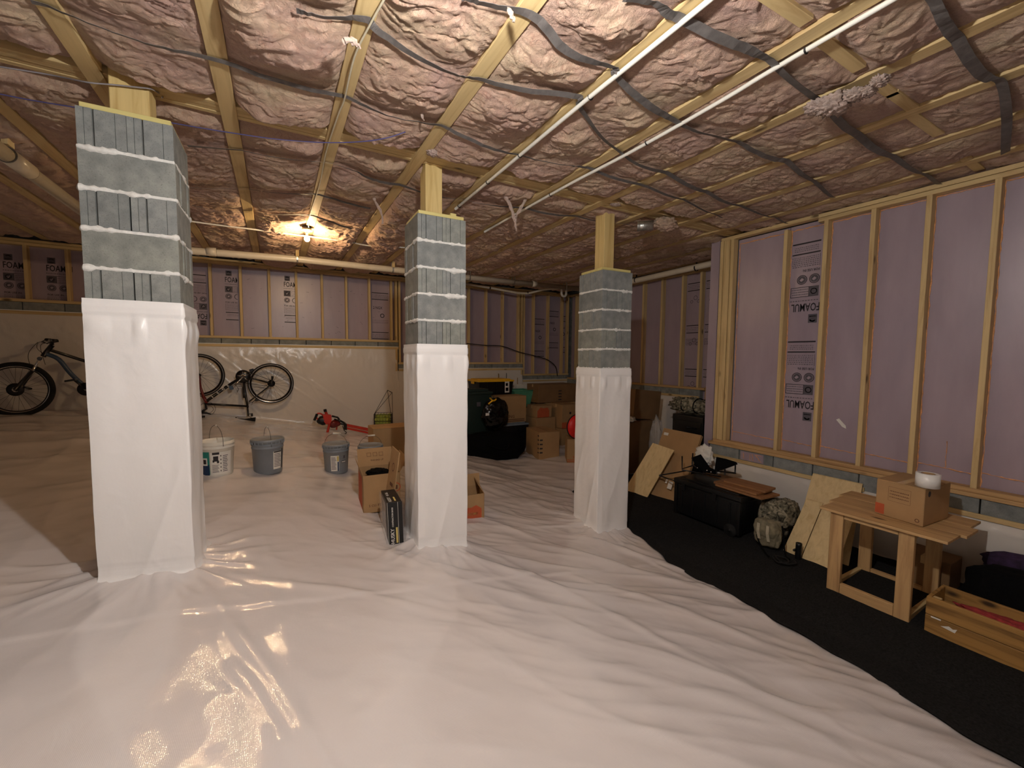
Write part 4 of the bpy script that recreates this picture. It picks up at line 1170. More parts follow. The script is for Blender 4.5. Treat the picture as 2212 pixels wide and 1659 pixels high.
# ================================================================== BUCKETS
def bucket(px, py, R, H, body, lid, label, lab, grip=None, bail=None, tilt=0):
    p = FL(px, py); v = Vector((p.x, p.y, 0)).normalized(); c = Vector((p.x+v.x*R*.87, p.y+v.y*R*.87, 0)); c.z = fz(c.x, c.y)+.012
    t = thing('bucket', label, 'bucket', c, 'plastic buckets on the white floor')
    Rb = R*.86
    mb = MB(); mb.lathe(c, [(0, .0), (Rb-.006, 0), (Rb, .006), (R*.955, H*.74), (R*.985, H*.745), (R*.985, H*.76), (R*.96, H*.765), (R*.965, H*.83), (R*.995, H*.835), (R*.995, H*.85), (R*.97, H*.855), (R*.975, H*.92)] + ([(R*.96, H*.92), (R*.93, H*.75), (Rb*.9, .02), (0, .012)] if lid is None else []), 48)
    mb.build('body', body, t)
    if lid:
        mb = MB(); mb.lathe(c, [(R*.97, H*.885), (R*1.0, H*.885), (R*1.005, H*.93), (R*1.03, H*.935), (R*1.03, H*.975), (R*.99, H*1.0), (R*.93, H*1.0), (R*.90, H*.975), (0, H*.978)], 48)
        for k in range(24):
            a = k*math.pi/12; q = c+Vector((R*1.012*math.cos(a), R*1.012*math.sin(a), H*.905)); mb.obox(q-Vector((.004, .004, .012)), (.008, 0, 0), (0, .008, 0), (0, 0, .024))
        mb.build('lid', lid, t)
    # bail handle
    vv = -v; side = Vector((-v.y, v.x, 0))
    if bail == 'down':
        mb = MB(); a = [c+side*R*1.0*math.cos(q)+Vector((0, 0, H*.80)) + (vv*R*1.05+Vector((0, 0, -.05)))*math.sin(q) for q in np.linspace(0, math.pi, 14)]
        mb.tube(a, .002, 6); mb.build('bail', 'metal_dark', t)
    else:
        ax = side*math.cos(bail)+v*math.sin(bail)
        mb = MB(); top = []
        for q in np.linspace(0, math.pi, 18):
            top.append(c+ax*R*1.0*math.cos(q)*(1 if abs(math.cos(q)) > .45 else .9)+Vector((0, 0, H*.80+R*1.25*math.sin(q)**.8)))
        mb.tube(top, .002, 6); mb.build('bail', 'metal_dark', t)
        if grip:
            g = top[9]; mb = MB(); mb.tube([g-ax*.045+Vector((0, 0, -.002)), g+ax*.045], .010, 10); mb.build('grip', 'white_plastic', t)
        else:
            g = top[9]; mb = MB(); mb.sphere(g, .008, 8); mb.build('bail_knob', 'paper', t)
    # printed labels wrapped on the wall
    def patch(a0, a1, z0, z1, mi, mbx, lift=.0012):
        n = max(2, int((a1-a0)/.08)); mbx.mi = mi; base = math.atan2(vv.y, vv.x)
        for i in range(n):
            q = []
            for a, z in ((a0+(a1-a0)*i/n, z0), (a0+(a1-a0)*(i+1)/n, z0), (a0+(a1-a0)*(i+1)/n, z1), (a0+(a1-a0)*i/n, z1)):
                rr_ = Rb+(R*.955-Rb)*z/(H*.74)+lift
                q.append(c+Vector((rr_*math.cos(base+a), rr_*math.sin(base+a), z)))
            mbx.poly(q)
    mb = MB()
    for (a0, a1, z0, z1, mi, lf) in lab: patch(a0, a1, z0*H, z1*H, mi, mb, .001+.0006*lf)
    mb.build('label', ['paper', 'ink', 'ink_grey', 'label_teal', 'label_navy', 'label_gold'], t, smooth=True)
    return t
def bars(a0, a1, z0, z1, n, mi=2, lf=1):
    return [(a0, a1-(a1-a0)*.25*((i*7) % 3)/3, z0+(z1-z0)*(i+.25)/n, z0+(z1-z0)*(i+.65)/n, mi, lf) for i in range(n)]
# angle grows toward the right as seen by the camera
W = [(-1.35, -.42, .08, .68, 3, 0), (-1.35, -.45, .06, .34, 4, 1), (-.90, -.55, .32, .52, 0, 2), (-.82, -.62, .36, .48, 1, 3), (-.35, .9, .06, .66, 0, 0), (-.25, .14, .60, .66, 1, 1), (-.2, .08, .42, .56, 1, 1), (-.24, -.14, .40, .46, 1, 1), (.0, .12, .37, .44, 1, 1)]
W += bars(-.28, .12, .12, .34, 7) + [(.2, .25, .14+.1*i, .18+.1*i, 1, 1) for i in range(5)] + bars(.34, .66, .12, .58, 10)
bucket(470, 1035, .155, .37, 'white_plastic', None, 'white open bucket with a teal printed label, leftmost of the four buckets', W, bail=1.2)
G2 = [(.35, 1.0, .14, .66, 0, 0), (.38, .98, .62, .655, 1, 1), (1.05, 1.16, .14, .70, 1, 0)] + bars(.40, .95, .2, .60, 9, 2)
bucket(580, 1030, .155, .37, 'grey_plastic', 'grey_plastic', 'grey lidded bucket with a narrow paper label, second from the left', G2, bail=1.35)
G3 = [(-.45, .22, .12, .64, 0, 0), (.06, .2, .45, .62, 5, 1), (.10, .2, .12, .43, 4, 1), (.42, .85, .38, .44, 1, 0), (.45, .82, .395, .425, 0, 1), (.6, .75, .52, .62, 2, 0)] + bars(-.40, .0, .17, .60, 9, 2)
bucket(727, 1028, .147, .35, 'grey_plastic', 'grey_plastic', 'grey lidded bucket with a square paper label and a raised white grip', G3, grip=True, bail=.5)
bucket(801, 1028, .147, .35, 'grey_plastic', 'grey_plastic', 'grey lidded bucket partly hidden by the tall cardboard box', [(-.5, -.42, .35, .42, 2, 0)], grip=True, bail=-.3)

# ================================================================== CARDBOARD
def cbox(label, p, yaw, w, d, h, mat='cardboard', tape=True, name='cardboard_box', cat='box', prints=None, group=None, slots=False, tilt=None, flapgap=True):
    """closed carton: p is its lower left corner seen from the front, u along the front, v going back"""
    u = Vector((math.cos(yaw), math.sin(yaw), 0)); v = Vector((-math.sin(yaw), math.cos(yaw), 0)); k = Vector((0, 0, 1)); p = Vector(p)
    if tilt:
        ax, an = tilt; R_ = Matrix.Rotation(an, 3, {'u': u, 'v': v}[ax]); u, v, k = R_ @ u, R_ @ v, R_ @ k
    t = thing(name, label, cat, p, group)
    mb = MB(); mb.obox(p, u*w, v*d, k*(h-.004), .004); mb.build('carton', mat, t)
    if flapgap:
        for s in (0, 1):
            a = p + k*(h-.004) + v*(d*.503*s) + u*.002
            mb = MB(); mb.obox(a, u*(w-.004), v*(d*.497), k*.004, .001); mb.build('flap', mat, t)
    if tape:
        mb = MB(); a = p+k*(h+.0003)+v*(d*.5-.024); mb.obox(a-u*.0005, u*(w+.001), v*.048, k*.0005)
        mb.obox(p+v*(d*.5-.024)-u*.0006+k*(h-.06), u*.0005, v*.048, k*.06); mb.obox(p+v*(d*.5-.024)+u*(w+.0001)+k*(h-.06), u*.0005, v*.048, k*.06); mb.build('tape', 'box_tape', t)
    if prints:
        for face, fn, mats in prints:
            if face == 'front': d_ = Decal(p, u, k)
            elif face == 'left': d_ = Decal(p+v*d, -v, k)
            elif face == 'right': d_ = Decal(p+u*w, v, k)
            else: d_ = Decal(p+k*h, u, v)
            fn(d_); d_.build('printing', mats, t)
    return t
# open carton before the tall one: four walls, flaps and a back flap standing
p = FL(785, 1112); u = Vector((1, -.05, 0)).normalized(); v = Vector((.05, 1, 0)).normalized(); k = Vector((0, 0, 1)); p.z = fz(p.x, p.y)+.004
p = p + u*.0
t = thing('cardboard_box', 'open carton with an orange side and lifted flaps, before the tall carton', 'box', p)
w, d, h, th = .34, .36, .36, .005
for nm, o_, a_, b_ in (('carton_side', p, u*w, v*th), ('carton_side', p+v*(d-th), u*w, v*th), ('carton_side', p, u*th, v*d), ('carton_side', p+u*(w-th), u*th, v*d)):
    mb = MB(); mb.obox(o_, a_, b_, k*h); mb.build(nm, 'cardboard', t)
mb = MB(); mb.obox(p, u*w, v*d, k*.006); mb.build('carton_base', 'cardboard_dark', t)
mb = MB(); mb.obox(p+v*(d-th)+k*h, u*w, v*.004, (k*.16+v*.10)); mb.build('flap', 'cardboard', t)
mb = MB(); mb.obox(p+u*(w-th)+k*h, v*d, u*.004, (k*.14+u*.07)); mb.build('flap', 'cardboard', t)
mb = MB(); mb.obox(p+k*h, v*d, u*.004, (k*.09-u*.03)); mb.build('flap', 'cardboard', t)
dd = Decal(p+v*d, -v, k); dd.rect(.02, .02, d-.07, h-.03, 0); dd.build('printing', ['print_orange'], t)
dd = Decal(p, u, k); dd.text(.05, .06, '5 CU. FT', .03, 1); dd.ring(.30, .22, .035, .045, 0, 18); dd.rect(.288, .20, .315, .24, 1); dd.build('printing', ['print_orange', 'print_brown'], t)
dd = Decal(p+v*(d-th)+k*(h+.0)-v*.002, u, (k*.16+v*.10)); [dd.frame(.09+.06*i, .10, .13+.06*i, .14, .003, 0) for i in range(3)]; dd.text(.12, .05, 'THIS END UP', .022, 0); dd.build('printing', ['print_brown'], t)
mb = MB(); mb.blob(p+u*.16+v*.18+k*.33, (.10, .12, .03), 3, .3); o = mb.build('black_garment', 'black_fabric'); tag(o, 'black folded cloth lying in the open carton', 'cloth')
# tall carton behind it
a = onY(807, 1004, 5.55); a.z = fz(a.x, a.y)+.003; topz = onY(818, 926, 5.55).z
cbox('tall plain cardboard carton behind the open carton, left of the middle pillar', (a.x, 5.55, fz(a.x+.3, 5.6)+.02), 0, .62, .36, topz-fz(a.x+.3, 5.6)-.02, 'cardboard', tape=False)
# flat sheet leaning at the middle pillar
t = thing('cardboard_sheet', 'narrow cardboard sheet with small printing, leaning at the left side of the middle pillar', 'cardboard', (.85, 3.65, fz(.85, 3.65)))
q0 = Vector((.83, 3.93, fz(.83, 3.93)+.004)); mb = MB(); mb.obox(q0, (.0, -.26, -.01), (.011, 0, -.003), (.10, .02, .66), .001); mb.build('sheet', 'cardboard', t)
dd = Decal(q0, (0, -1, 0), (.10, .02, .66)); dd.ring(.14, .50, .03, .04, 0, 14); dd.rect(.10, .33, .20, .36, 0); dd.build('printing', ['print_brown'], t)
# oblong black carton in clear film
p = FL(845, 1181); u = Vector((.98, -.12, 0)).normalized(); v = Vector((.07, 1, 0)).normalized(); p.z = fz(p.x, p.y)+.006; p = p-u*.015
W_, D_, H_ = .115, .34, .36
t = thing('carton_in_film', 'oblong black carton wrapped in clear film, standing at the foot of the middle pillar', 'box', p)
kk = Vector((-.04, -.02, 1)).normalized()
mb = MB(); mb.obox(p, u*W_, v*D_, kk*H_, .003); mb.build('carton', 'black_plastic', t)
dd = Decal(p, kk, -u); dd.text(.015, -.045, '\u25CF HUSKY' if False else 'HUSKY', .040, 0); dd.ring(.008, -.032, .0, .006, 0, 8)
dd.rect(.02, -.073, .15, -.058, 2); dd.rect(.0, -.0015, H_, .0, 0); dd.text(.155, -.042, 'CONTRACTOR BAGS', .017, 1); dd.rect(.0, -.081, H_, -.079, 0)
dd.build('printing', ['paper', 'paper', 'label_gold'], t)
dd = Decal(p+kk*H_, v, -u); dd.text(.02, -.04, 'HUSKY', .036, 0); dd.text(.17, -.04, '42 GAL', .03, 0); dd.rect(.03, -.075, .13, -.062, 2); dd.build('printing', ['paper', 'paper', 'label_gold'], t)
# film: a thin crumpled skin around it
n, m = 30, 22; A = np.linspace(0, 1, n); B = np.linspace(0, 1, m); AA, BB = np.meshgrid(A, B, indexing='ij')
wob = .012*perlin(AA*6, BB*6, 2.2)
base = np.array(p+u*(W_+.004)); U = np.array(u); V_ = np.array(v); K_ = np.array(kk)
XYZ = base + V_*(AA[..., None]*D_*1.02-.004) + K_*(BB[..., None]*H_*1.01) + U*(np.abs(wob)[..., None]+.01*np.sin(BB*3.1)[..., None]*3*(1-AA[..., None]))
me = grid_mesh('film', XYZ[..., 0], XYZ[..., 1], XYZ[..., 2]); me.transform(Matrix.Translation(-base_of(t))); link('film', me, 'clear_film', t)
base = np.array(p-u*.004); XYZ = base + V_*(AA[..., None]*D_*1.02-.004) + K_*(BB[..., None]*H_*1.01) - U*(np.abs(wob)[..., None]+.01)
me = grid_mesh('film', XYZ[..., 0], XYZ[..., 1], XYZ[..., 2], flip=True); me.transform(Matrix.Translation(-base_of(t))); link('film', me, 'clear_film', t)
# carton behind the middle pillar, its right end showing
c = FL(1046, 1124); yaw = 0
def pr1(d):
    d.rect(.12, .0, .29, .12, 0); d.mb.mi = 0; d.mb.poly([d.P(.12, .12), d.P(.29, .12), d.P(.29, .15), d.P(.21, .18), d.P(.12, .13)]); d.text(.16, .07, 'U-PACK' if False else 'BOX', .03, 1)
t = thing('cardboard_box', 'open carton with orange base, right of the middle pillar', 'box', (c.x, c.y, fz(c.x, c.y)))
c.z = fz(c.x-.15, c.y)-.0; u = Vector((-1, .06, 0)).normalized(); v = Vector((.28, 1, 0)).normalized(); k = Vector((0, 0, 1)); w, d, h = .30, .30, .26
c = c-u*.0
for o_, a_, b_ in ((c, u*w, v*.005), (c+v*d, u*w, v*.005), (c, u*.005, v*d), (c+u*w, u*.005, v*d)):
    mb = MB(); mb.obox(o_, a_, b_, k*h); mb.build('carton_side', 'cardboard', t)
mb = MB(); mb.obox(c, u*w, v*d, k*.01); mb.build('carton_base', 'cardboard_dark', t)
mb = MB(); mb.obox(c+k*h, v*d, u*.005, k*.09+u*.06); mb.build('flap', 'cardboard', t)
mb = MB(); mb.obox(c+v*d+k*h, u*w, v*.005, k*.12+v*.03); mb.build('flap', 'cardboard', t)
dd = Decal(c+u*w, -u, k); dd.rect(.0, .0, w-.03, .11, 0); dd.mb.poly([dd.P(.0, .11), dd.P(w-.03, .11), dd.P(w-.09, .15), dd.P(w-.14, .13), dd.P(0, .14)]); dd.text(.12, .05, 'HOME', .04, 1); dd.build('printing', ['print_orange', 'label_gold'], t)

# ================================================================== BICYCLES
def wheel(t, c, r, tyre, rimw, tyremat, seed=0, spokes=24):
    c = Vector(c); X_, Z_ = Vector((1, 0, 0)), Vector((0, 0, 1))
    mb = MB(); mb.tube([c+X_*(r-tyre)*math.cos(a)+Z_*(r-tyre)*math.sin(a) for a in np.linspace(0, 2*math.pi, 64, endpoint=False)], tyre, 10, closed=True); o = mb.build('tyre', tyremat, t)
    R2 = r-2*tyre-rimw/2
    mb = MB(); mb.lathe(c-Vector((0, .009, 0)), [(R2+rimw/2+.004, 0), (R2-rimw/2, .004), (R2-rimw/2, .014), (R2+rimw/2+.004, .018), (R2+rimw/2+.004, 0)], 64, (0, 1, 0)); mb.build('rim', 'bike_black', t)
    mb = MB(); mb.lathe(c-Vector((0, .011, 0)), [(R2+rimw/2+.005, .0), (R2+rimw/2-.006, 0), (R2+rimw/2-.006, .022), (R2+rimw/2+.005, .022)], 64, (0, 1, 0)); mb.build('brake_track', 'chrome', t)
    mb = MB()
    for i in range(spokes):
        a = 2*math.pi*i/spokes; b = a+(.55 if i % 2 else -.55); yo = .02*(1 if i % 4 < 2 else -1)
        mb.tube([c+Vector((.02*math.cos(b), yo, .02*math.sin(b))), c+X_*R2*math.cos(a)+Z_*R2*math.sin(a)], .0014, 4)
    mb.build('spokes', 'metal_dark', t)
    mb = MB(); mb.lathe(c-Vector((0, .045, 0)), [(0, 0), (.008, 0), (.012, .015), (.022, .02), (.022, .03), (.012, .035), (.012, .055), (.022, .06), (.022, .07), (.008, .08), (0, .09)], 16, (0, 1, 0)); mb.build('hub', 'metal_dark', t)
# road bicycle standing on its saddle
BYR = 7.80
def B(px, py, dy=0): return onY(px, py, BYR+dy)
t = thing('bicycle', 'dark road bicycle turned upside down against the white back wall, right of the nearest pillar', 'bicycle', (B(545, 905).x, BYR, fz(B(545, 905).x, BYR)))
rw = B(586, 828); fw = B(430.3, 810.5); bb_ = B(525.8, 812.9)
wheel(t, rw, .325, .0115, .030, 'black_rubber'); wheel(t, fw, .325, .0115, .030, 'black_rubber', 3)
def tub(name, P, r, mat, n=10):
    mb = MB(); mb.tube(P, r, n); return mb.build(name, mat, t)
sc_ = 9.217
def Z_(x, y, dy=0): return B(420+x/sc_, 750+y/sc_, dy)
tub('down_tube', [bb_, Z_(640, 790), Z_(230, 1080)], [.024, .026, .022], 'bike_black')
tub('head_tube', [Z_(165, 960), Z_(250, 1110)], .024, 'bike_maroon'); tub('top_tube', [Z_(230, 1130), Z_(1050, 1175)], .017, 'bike_black')
tub('seat_tube', [bb_, Z_(1000, 850), Z_(1062, 1200)], [.020, .019, .017], 'bike_black'); tub('seat_post', [Z_(1058, 1190), Z_(1072, 1370)], .0135, 'bike_black')
for s in (-1, 1):
    tub('seat_stay', [Z_(1510, 760, .05*s), Z_(1090, 1080, .03*s)], .010, 'bike_black'); tub('chain_stay', [bb_+Vector((.02, .02*s, 0)), rw+Vector((0, .05*s, 0))], .011, 'bike_black')
    tub('fork_blade', [fw+Vector((0, .05*s, 0)), Z_(120, 800, .045*s), Z_(190, 1010, .02*s)], [.010, .016, .020], 'bike_maroon')
tub('water_bottle_cage', [Z_(975, 790), Z_(990, 1010)], .018, 'bike_black')
mb = MB(); mb.lathe(bb_-Vector((0, .055, 0)), [(.035, 0), (.10, 0), (.10, .003), (.035, .003), (.035, 0)], 40, (0, 1, 0))
for k_ in range(40):
    a = k_*math.pi/20; q = bb_+Vector((.102*math.cos(a), -.0555, .102*math.sin(a))); mb.obox(q-Vector((.003, 0, .003)), (.006, 0, 0), (0, .003, 0), (0, 0, .006))
mb.build('chainring', 'bike_black', t)
mb = MB(); 
for k_ in range(5):
    a = k_*1.2566+.4; mb.tube([bb_+Vector((0, -.06, 0)), bb_+Vector((.08*math.cos(a), -.058, .08*math.sin(a)))], .007, 6)
mb.tube([bb_+Vector((0, -.065, 0)), Z_(920, 640, -.07), Z_(800, 755, -.075)], [.014, .011, .010], 8); mb.build('crank_arm', 'chrome', t)
mb = MB(); q = Z_(760, 790, -.10); mb.obox(q-Vector((.035, .05, .045)), (.05, 0, .01), (0, .07, 0), (-.01, 0, .06), .006); mb.build('pedal', 'bike_blue', t)
mb = MB(); q = Z_(1160, 470, .1); mb.obox(q-Vector((.03, .03, .03)), (.06, 0, .02), (0, .06, 0), (-.02, 0, .05), .006); mb.build('pedal', 'metal_dark', t)
mb = MB()
for j, rr_ in enumerate((.055, .048, .041, .034)): mb.lathe(rw-Vector((0, .035+.006*j, 0)), [(.015, 0), (rr_, 0), (rr_, .003), (.015, .003)], 24, (0, 1, 0))
mb.build('cassette', 'metal_dark', t)
tub('chain', [bb_+Vector((.0, -.056, .1)), rw+Vector((0, -.045, .05))], .004, 'metal_dark', 4); tub('chain', [bb_+Vector((.0, -.056, -.1)), rw+Vector((0, -.045, -.05))], .004, 'metal_dark', 4)
mb = MB(); q = Z_(1550, 640, -.06); mb.tube([rw+Vector((0, -.05, 0)), q, Z_(1555, 575, -.06)], [.012, .016, .02], 8); mb.build('derailleur', 'bike_black', t)
mb = MB(); q = Z_(850, 850, -.04); mb.tube([Z_(840, 770, -.04), Z_(880, 840, -.04), Z_(850, 900, -.04)], .004, 6); mb.tube([Z_(870, 780, -.04), Z_(960, 775, -.04)], .003, 6); mb.build('front_derailleur', 'bike_black', t)
mb = MB(); sp_ = Z_(1072, 1390); mb.tube([Z_(830, 1395, -.005), Z_(830, 1430, .0), Z_(1000, 1450), Z_(1215, 1455)], [.012, .018, .02, .05], 10)
me_ = mb.build('saddle', 'black_rubber', t)
mb = MB(); mb.tube([Z_(850, 1390, .02), Z_(1090, 1385, .02), Z_(1200, 1440, .02)], .0035, 6); mb.tube([Z_(850, 1390, -.02), Z_(1090, 1385, -.02), Z_(1200, 1440, -.02)], .0035, 6); mb.build('saddle_rail', 'metal_dark', t)
mb = MB(); q = Z_(1145, 1345, -.02); mb.obox(q-Vector((.015, .02, .025)), (.03, 0, 0), (0, .035, 0), (0, 0, .05), .006); mb.tube([Z_(1075, 1330, -.02), Z_(1150, 1325, -.02)], .006, 6); mb.build('tail_light', 'bike_black', t)
mb = MB(); mb.tube([Z_(1230, 1020), Z_(1200, 1060, -.03), Z_(1140, 1110, -.03)], .006, 6); mb.obox(Z_(1250, 1050, -.03)-Vector((.03, .0, .02)), (.05, 0, 0), (0, .05, 0), (0, 0, .03), .005); mb.build('rear_brake', 'bike_black', t)
# handlebar below the stem, turned, its hoods resting on the floor
tub('stem', [Z_(215, 1100), Z_(240, 1230), Z_(180, 1255)], .016, 'bike_black')
for s in (-1, 1):
    P = [Z_(190, 1255), Z_(190, 1260, .18*s), Z_(130, 1290, .2*s), Z_(60, 1310, .2*s), Z_(80, 1385, .2*s), Z_(210, 1380, .2*s)]
    tub('handlebar', smooth_path(P, 4), .014, 'black_rubber')
    mb = MB(); mb.tube([Z_(130, 1300, .2*s), Z_(240, 1310, .2*s), Z_(330, 1335, .2*s)], [.018, .016, .006], 8); mb.build('brake_lever', 'metal_dark', t)
for q in ([(260, 1080), (370, 1130), (420, 1230), (370, 1320), (300, 1335)], [(250, 1150), (340, 1180), (375, 1240), (320, 1300), (240, 1310)], [(110, 1060), (90, 1150), (110, 1230), (190, 1260)], [(200, 1110), (140, 1140), (90, 1220)]):
    tub('brake_cable', smooth_path([Z_(*e, -.03) for e in q], 5), .0028, 'bike_black', 5)
P0, P1 = Z_(640, 790), Z_(330, 1010); ud = (P1-P0).normalized(); vd = Vector((0, 1, 0)).cross(ud)
if vd.z > 0: vd = -vd
dd = Decal(P1-Vector((0, .027, 0))+ud*.02, -ud, vd); dd.n = Vector((0, -1, 0)); dd.o = P1-Vector((0, .0275, 0))-vd*.0
for i, ch in enumerate('JSGE'): dd.text(.02+.085*i, -.022, ch, .055, 0)
dd.rect(-.03, -.028, .40, -.025, 0); dd.rect(-.03, .024, .40, .027, 0); dd.build('frame_lettering', ['paper'], t)
# mountain bicycle at the left
BYM = 7.58
def Q(x, y, dy=0): return onY(x/3.07, 460+y/3.07, BYM+dy)
def A_(px, py, dy=0): return onY(px, py, BYM+dy)
t = thing('bicycle', 'black and blue mountain bicycle leaning at the dark back wall, left of the nearest pillar', 'bicycle', (A_(37, 890).x, BYM, fz(A_(37, 890).x, BYM)))
fw = A_(37, 839); fw.z = fz(fw.x, BYM)+.362; rw = fw+Vector((1.08, 0, -.01)); dz = fw.z-A_(37, 839).z
def Qz(x, y, dy=0): return Q(x, y, dy)+Vector((0, 0, dz))
wheel(t, fw, .345, .028, .018, 'black_rubber', 5, 28); wheel(t, rw, .345, .028, .018, 'black_rubber', 6, 28)
bbm = Qz(580, 1160)
for s in (-1, 1):
    tub('fork_leg', [fw+Vector((0, .055*s, 0)), Qz(215, 1040, .055*s)], .021, 'bike_black'); tub('stanchion', [Qz(215, 1040, .055*s), Qz(272, 950, .055*s)], .014, 'chrome')
    tub('seat_stay', [rw+Vector((0, .06*s, 0)), Qz(640, 990, .03*s)], .010, 'bike_black'); tub('chain_stay', [rw+Vector((0, .06*s, 0)), bbm+Vector((0, .03*s, 0))], .012, 'bike_black')
tub('fork_brace', [Qz(160, 1150, -.05), Qz(205, 1160, .05)], .014, 'bike_black')
tub('fork_crown', [Qz(262, 960, -.07), Qz(262, 960, .07)], .024, 'bike_black'); tub('head_tube', [Qz(285, 945), Qz(345, 870)], .027, 'bike_black')
tub('stem', [Qz(345, 870), Qz(340, 840), Qz(330, 835)], .020, 'bike_black')
bar = [Qz(330, 838, -.33)+Vector((.02, 0, .0)), Qz(325, 850, -.12), Qz(330, 838, 0), Qz(335, 850, .12), Qz(335, 836, .33)]
tub('handlebar', smooth_path(bar, 5), .014, 'bike_black')
for s, b_ in ((-1, bar[0]), (1, bar[-1])):
    tub('grip', [b_, b_-Vector((0, .12*s, 0))], .019, 'black_rubber'); tub('brake_lever', [b_-Vector((0, .17*s, .01)), b_-Vector((-.03*0+.05, .10*s, .03)), b_-Vector((.05, .01*s, .04))], .007, 'metal_dark', 6)
tub('top_tube', [Qz(340, 905), Qz(590, 985), Qz(650, 1000)], .020, 'bike_black'); tub('down_tube', smooth_path([Qz(310, 930), Qz(390, 965), Qz(470, 1060), bbm], 4), [.026]*13, 'bike_blue')
tub('seat_tube', [bbm, Qz(655, 900)], .019, 'bike_black'); mb = MB(); c = Qz(655, 890); mb.blob(c, (.13, .07, .03), 2, .1, 2, 3); mb.build('saddle', 'black_rubber', t)
mb = MB(); mb.lathe(bbm-Vector((0, .06, 0)), [(.02, 0), (.085, 0), (.085, .004), (.02, .004)], 32, (0, 1, 0)); mb.build('chainring', 'metal_dark', t)
tub('crank_arm', [bbm-Vector((0, .07, 0)), bbm+Vector((-.10, -.075, .12))], .011, 'bike_black'); mb = MB(); mb.obox(bbm+Vector((-.16, -.18, .10)), (.10, 0, .02), (0, .09, 0), (0, 0, .025), .005); mb.build('pedal', 'bike_black', t)
for q in ([(340, 850), (260, 850), (245, 890), (290, 930)], [(250, 850), (190, 920), (195, 990), (230, 1010)], [(340, 860), (280, 860), (270, 900), (300, 1000)]):
    tub('brake_cable', smooth_path([Qz(*e, -.05) for e in q], 5), .003, 'bike_black', 5)
mb = MB(); mb.lathe(fw-Vector((0, .045, 0)), [(.03, 0), (.08, 0), (.08, .002), (.03, .002)], 28, (0, 1, 0)); mb.build('brake_disc', 'metal_dark', t)

# ================================================================== RED TOOL, BALL HOPPER
YT = 7.5
def R_(x, y, dy=0): return onY(660+x/10.05, 830+y/10.05, YT+dy)
lo = R_(470, 1080)
t = thing('long_barred_tool', 'red hand tool with black grips and twin long rails behind the grey buckets', 'tool', (lo.x, YT, lo.z))
mb = MB(); mb.prism([R_(375, 660, -.05), R_(400, 810, -.05), R_(450, 880, -.05), R_(540, 850, -.05), R_(570, 780, -.05), R_(560, 670, -.05), R_(460, 655, -.05)], (0, .10, 0)); mb.build('housing', 'red_paint', t)
mb = MB(); mb.blob(R_(370, 790, .02), (.085, .07, .075), 5, .15, 2, 3); mb.build('motor', 'metal_dark', t)
tub('grip', [R_(190, 785), R_(250, 645)], .020, 'black_rubber'); tub('handle_arm', smooth_path([R_(250, 640), R_(320, 635), R_(400, 680)], 4), .013, 'red_paint'); tub('handle_arm', smooth_path([R_(245, 720), R_(265, 765), R_(320, 760)], 4), .010, 'red_paint')
tub('handle_arm', [R_(425, 570), R_(475, 690)], .022, 'red_paint'); tub('grip', [R_(420, 545), R_(432, 600)], .025, 'black_rubber')
tub('support_leg', [R_(520, 860, -.06), R_(465, 1080, -.10)], .020, 'red_paint'); tub('support_leg', [R_(700, 820), R_(670, 990)], .012, 'red_paint')
for a, b_ in (((570, 690), (700, 720)), ((700, 720), (750, 800)), ((720, 850), (860, 880)), ((620, 760), (830, 830)), ((750, 790), (860, 850))): tub('clamp', [R_(*a), R_(*b_)], .016, 'bike_black')
mb = MB(); mb.blob(R_(620, 860), (.10, .05, .06), 8, .3, 3, 3); mb.build('gear_case', 'bike_maroon', t)
for (a, b_, w_) in (((840, 850), (1545, 990), .062), ((840, 925), (1545, 1075), .034)):
    A0, A1 = R_(*a), R_(*b_); mb = MB(); mb.obox(A0, A1-A0, (0, .035, 0), (0, 0, -w_), .003); mb.build('rail', 'red_paint', t)
mb = MB(); A0, A1 = R_(860, 925, -.003), R_(1500, 1058, -.003); mb.obox(A0, A1-A0, (0, .002, 0), (0, 0, .008)); mb.build('rail_edge', 'strap_tan', t)
mb = MB(); mb.obox(R_(1490, 985, -.01), (.04, 0, -.01), (0, .06, 0), (0, 0, -.09), .004); mb.build('clamp', 'bike_black', t)
mb = MB(); mb.obox(R_(830, 850, -.02), (.05, 0, -.01), (0, .07, 0), (0, 0, -.11), .004); mb.build('clamp', 'bike_black', t)
wire('power_cord', [R_(800, 900, -.05), R_(840, 1000, -.10), R_(890, 1050, -.2), R_(860, 1075, -.25)], .006, 'black_rubber', 'short black cord end hanging from the red tool')

YH = 7.42
hx0, hx1 = 1.44, 1.80; zt_ = CZ-1.03; zb_ = CZ-1.27; gz = fz(1.62, YH)
t = thing('ball_hopper', 'wire tennis ball hopper with a tall crossed handle, beside the tall cardboard carton', 'basket', (1.62, YH, gz))
cs = [Vector(q) for q in ((hx0, YH, 0), (hx0+.27, YH-.10, 0), (hx1+.0, YH+.16, 0), (hx0+.08, YH+.26, 0))]
mb = MB()
for z in (zt_, zb_, (zt_+zb_)/2): mb.tube([q+Vector((0, 0, z)) for q in cs], .004, 6, closed=True)
for i in range(4):
    a, b_ = cs[i], cs[(i+1) % 4]
    for j in range(6):
        q = a.lerp(b_, j/6); mb.tube([q+Vector((0, 0, zt_)), q+Vector((0, 0, zb_))], .0022, 4)
        q2 = cs[(i+3) % 4].lerp(cs[(i+2) % 4], j/6) if i in (0,) else None
        if q2 is not None: mb.tube([q+Vector((0, 0, zb_)), q2+Vector((0, 0, zb_))], .0022, 4)
mb.build('wire_basket', 'metal_dark', t)
top = onY(837, 843, YH); top2 = onY(847, 848, YH+.1)
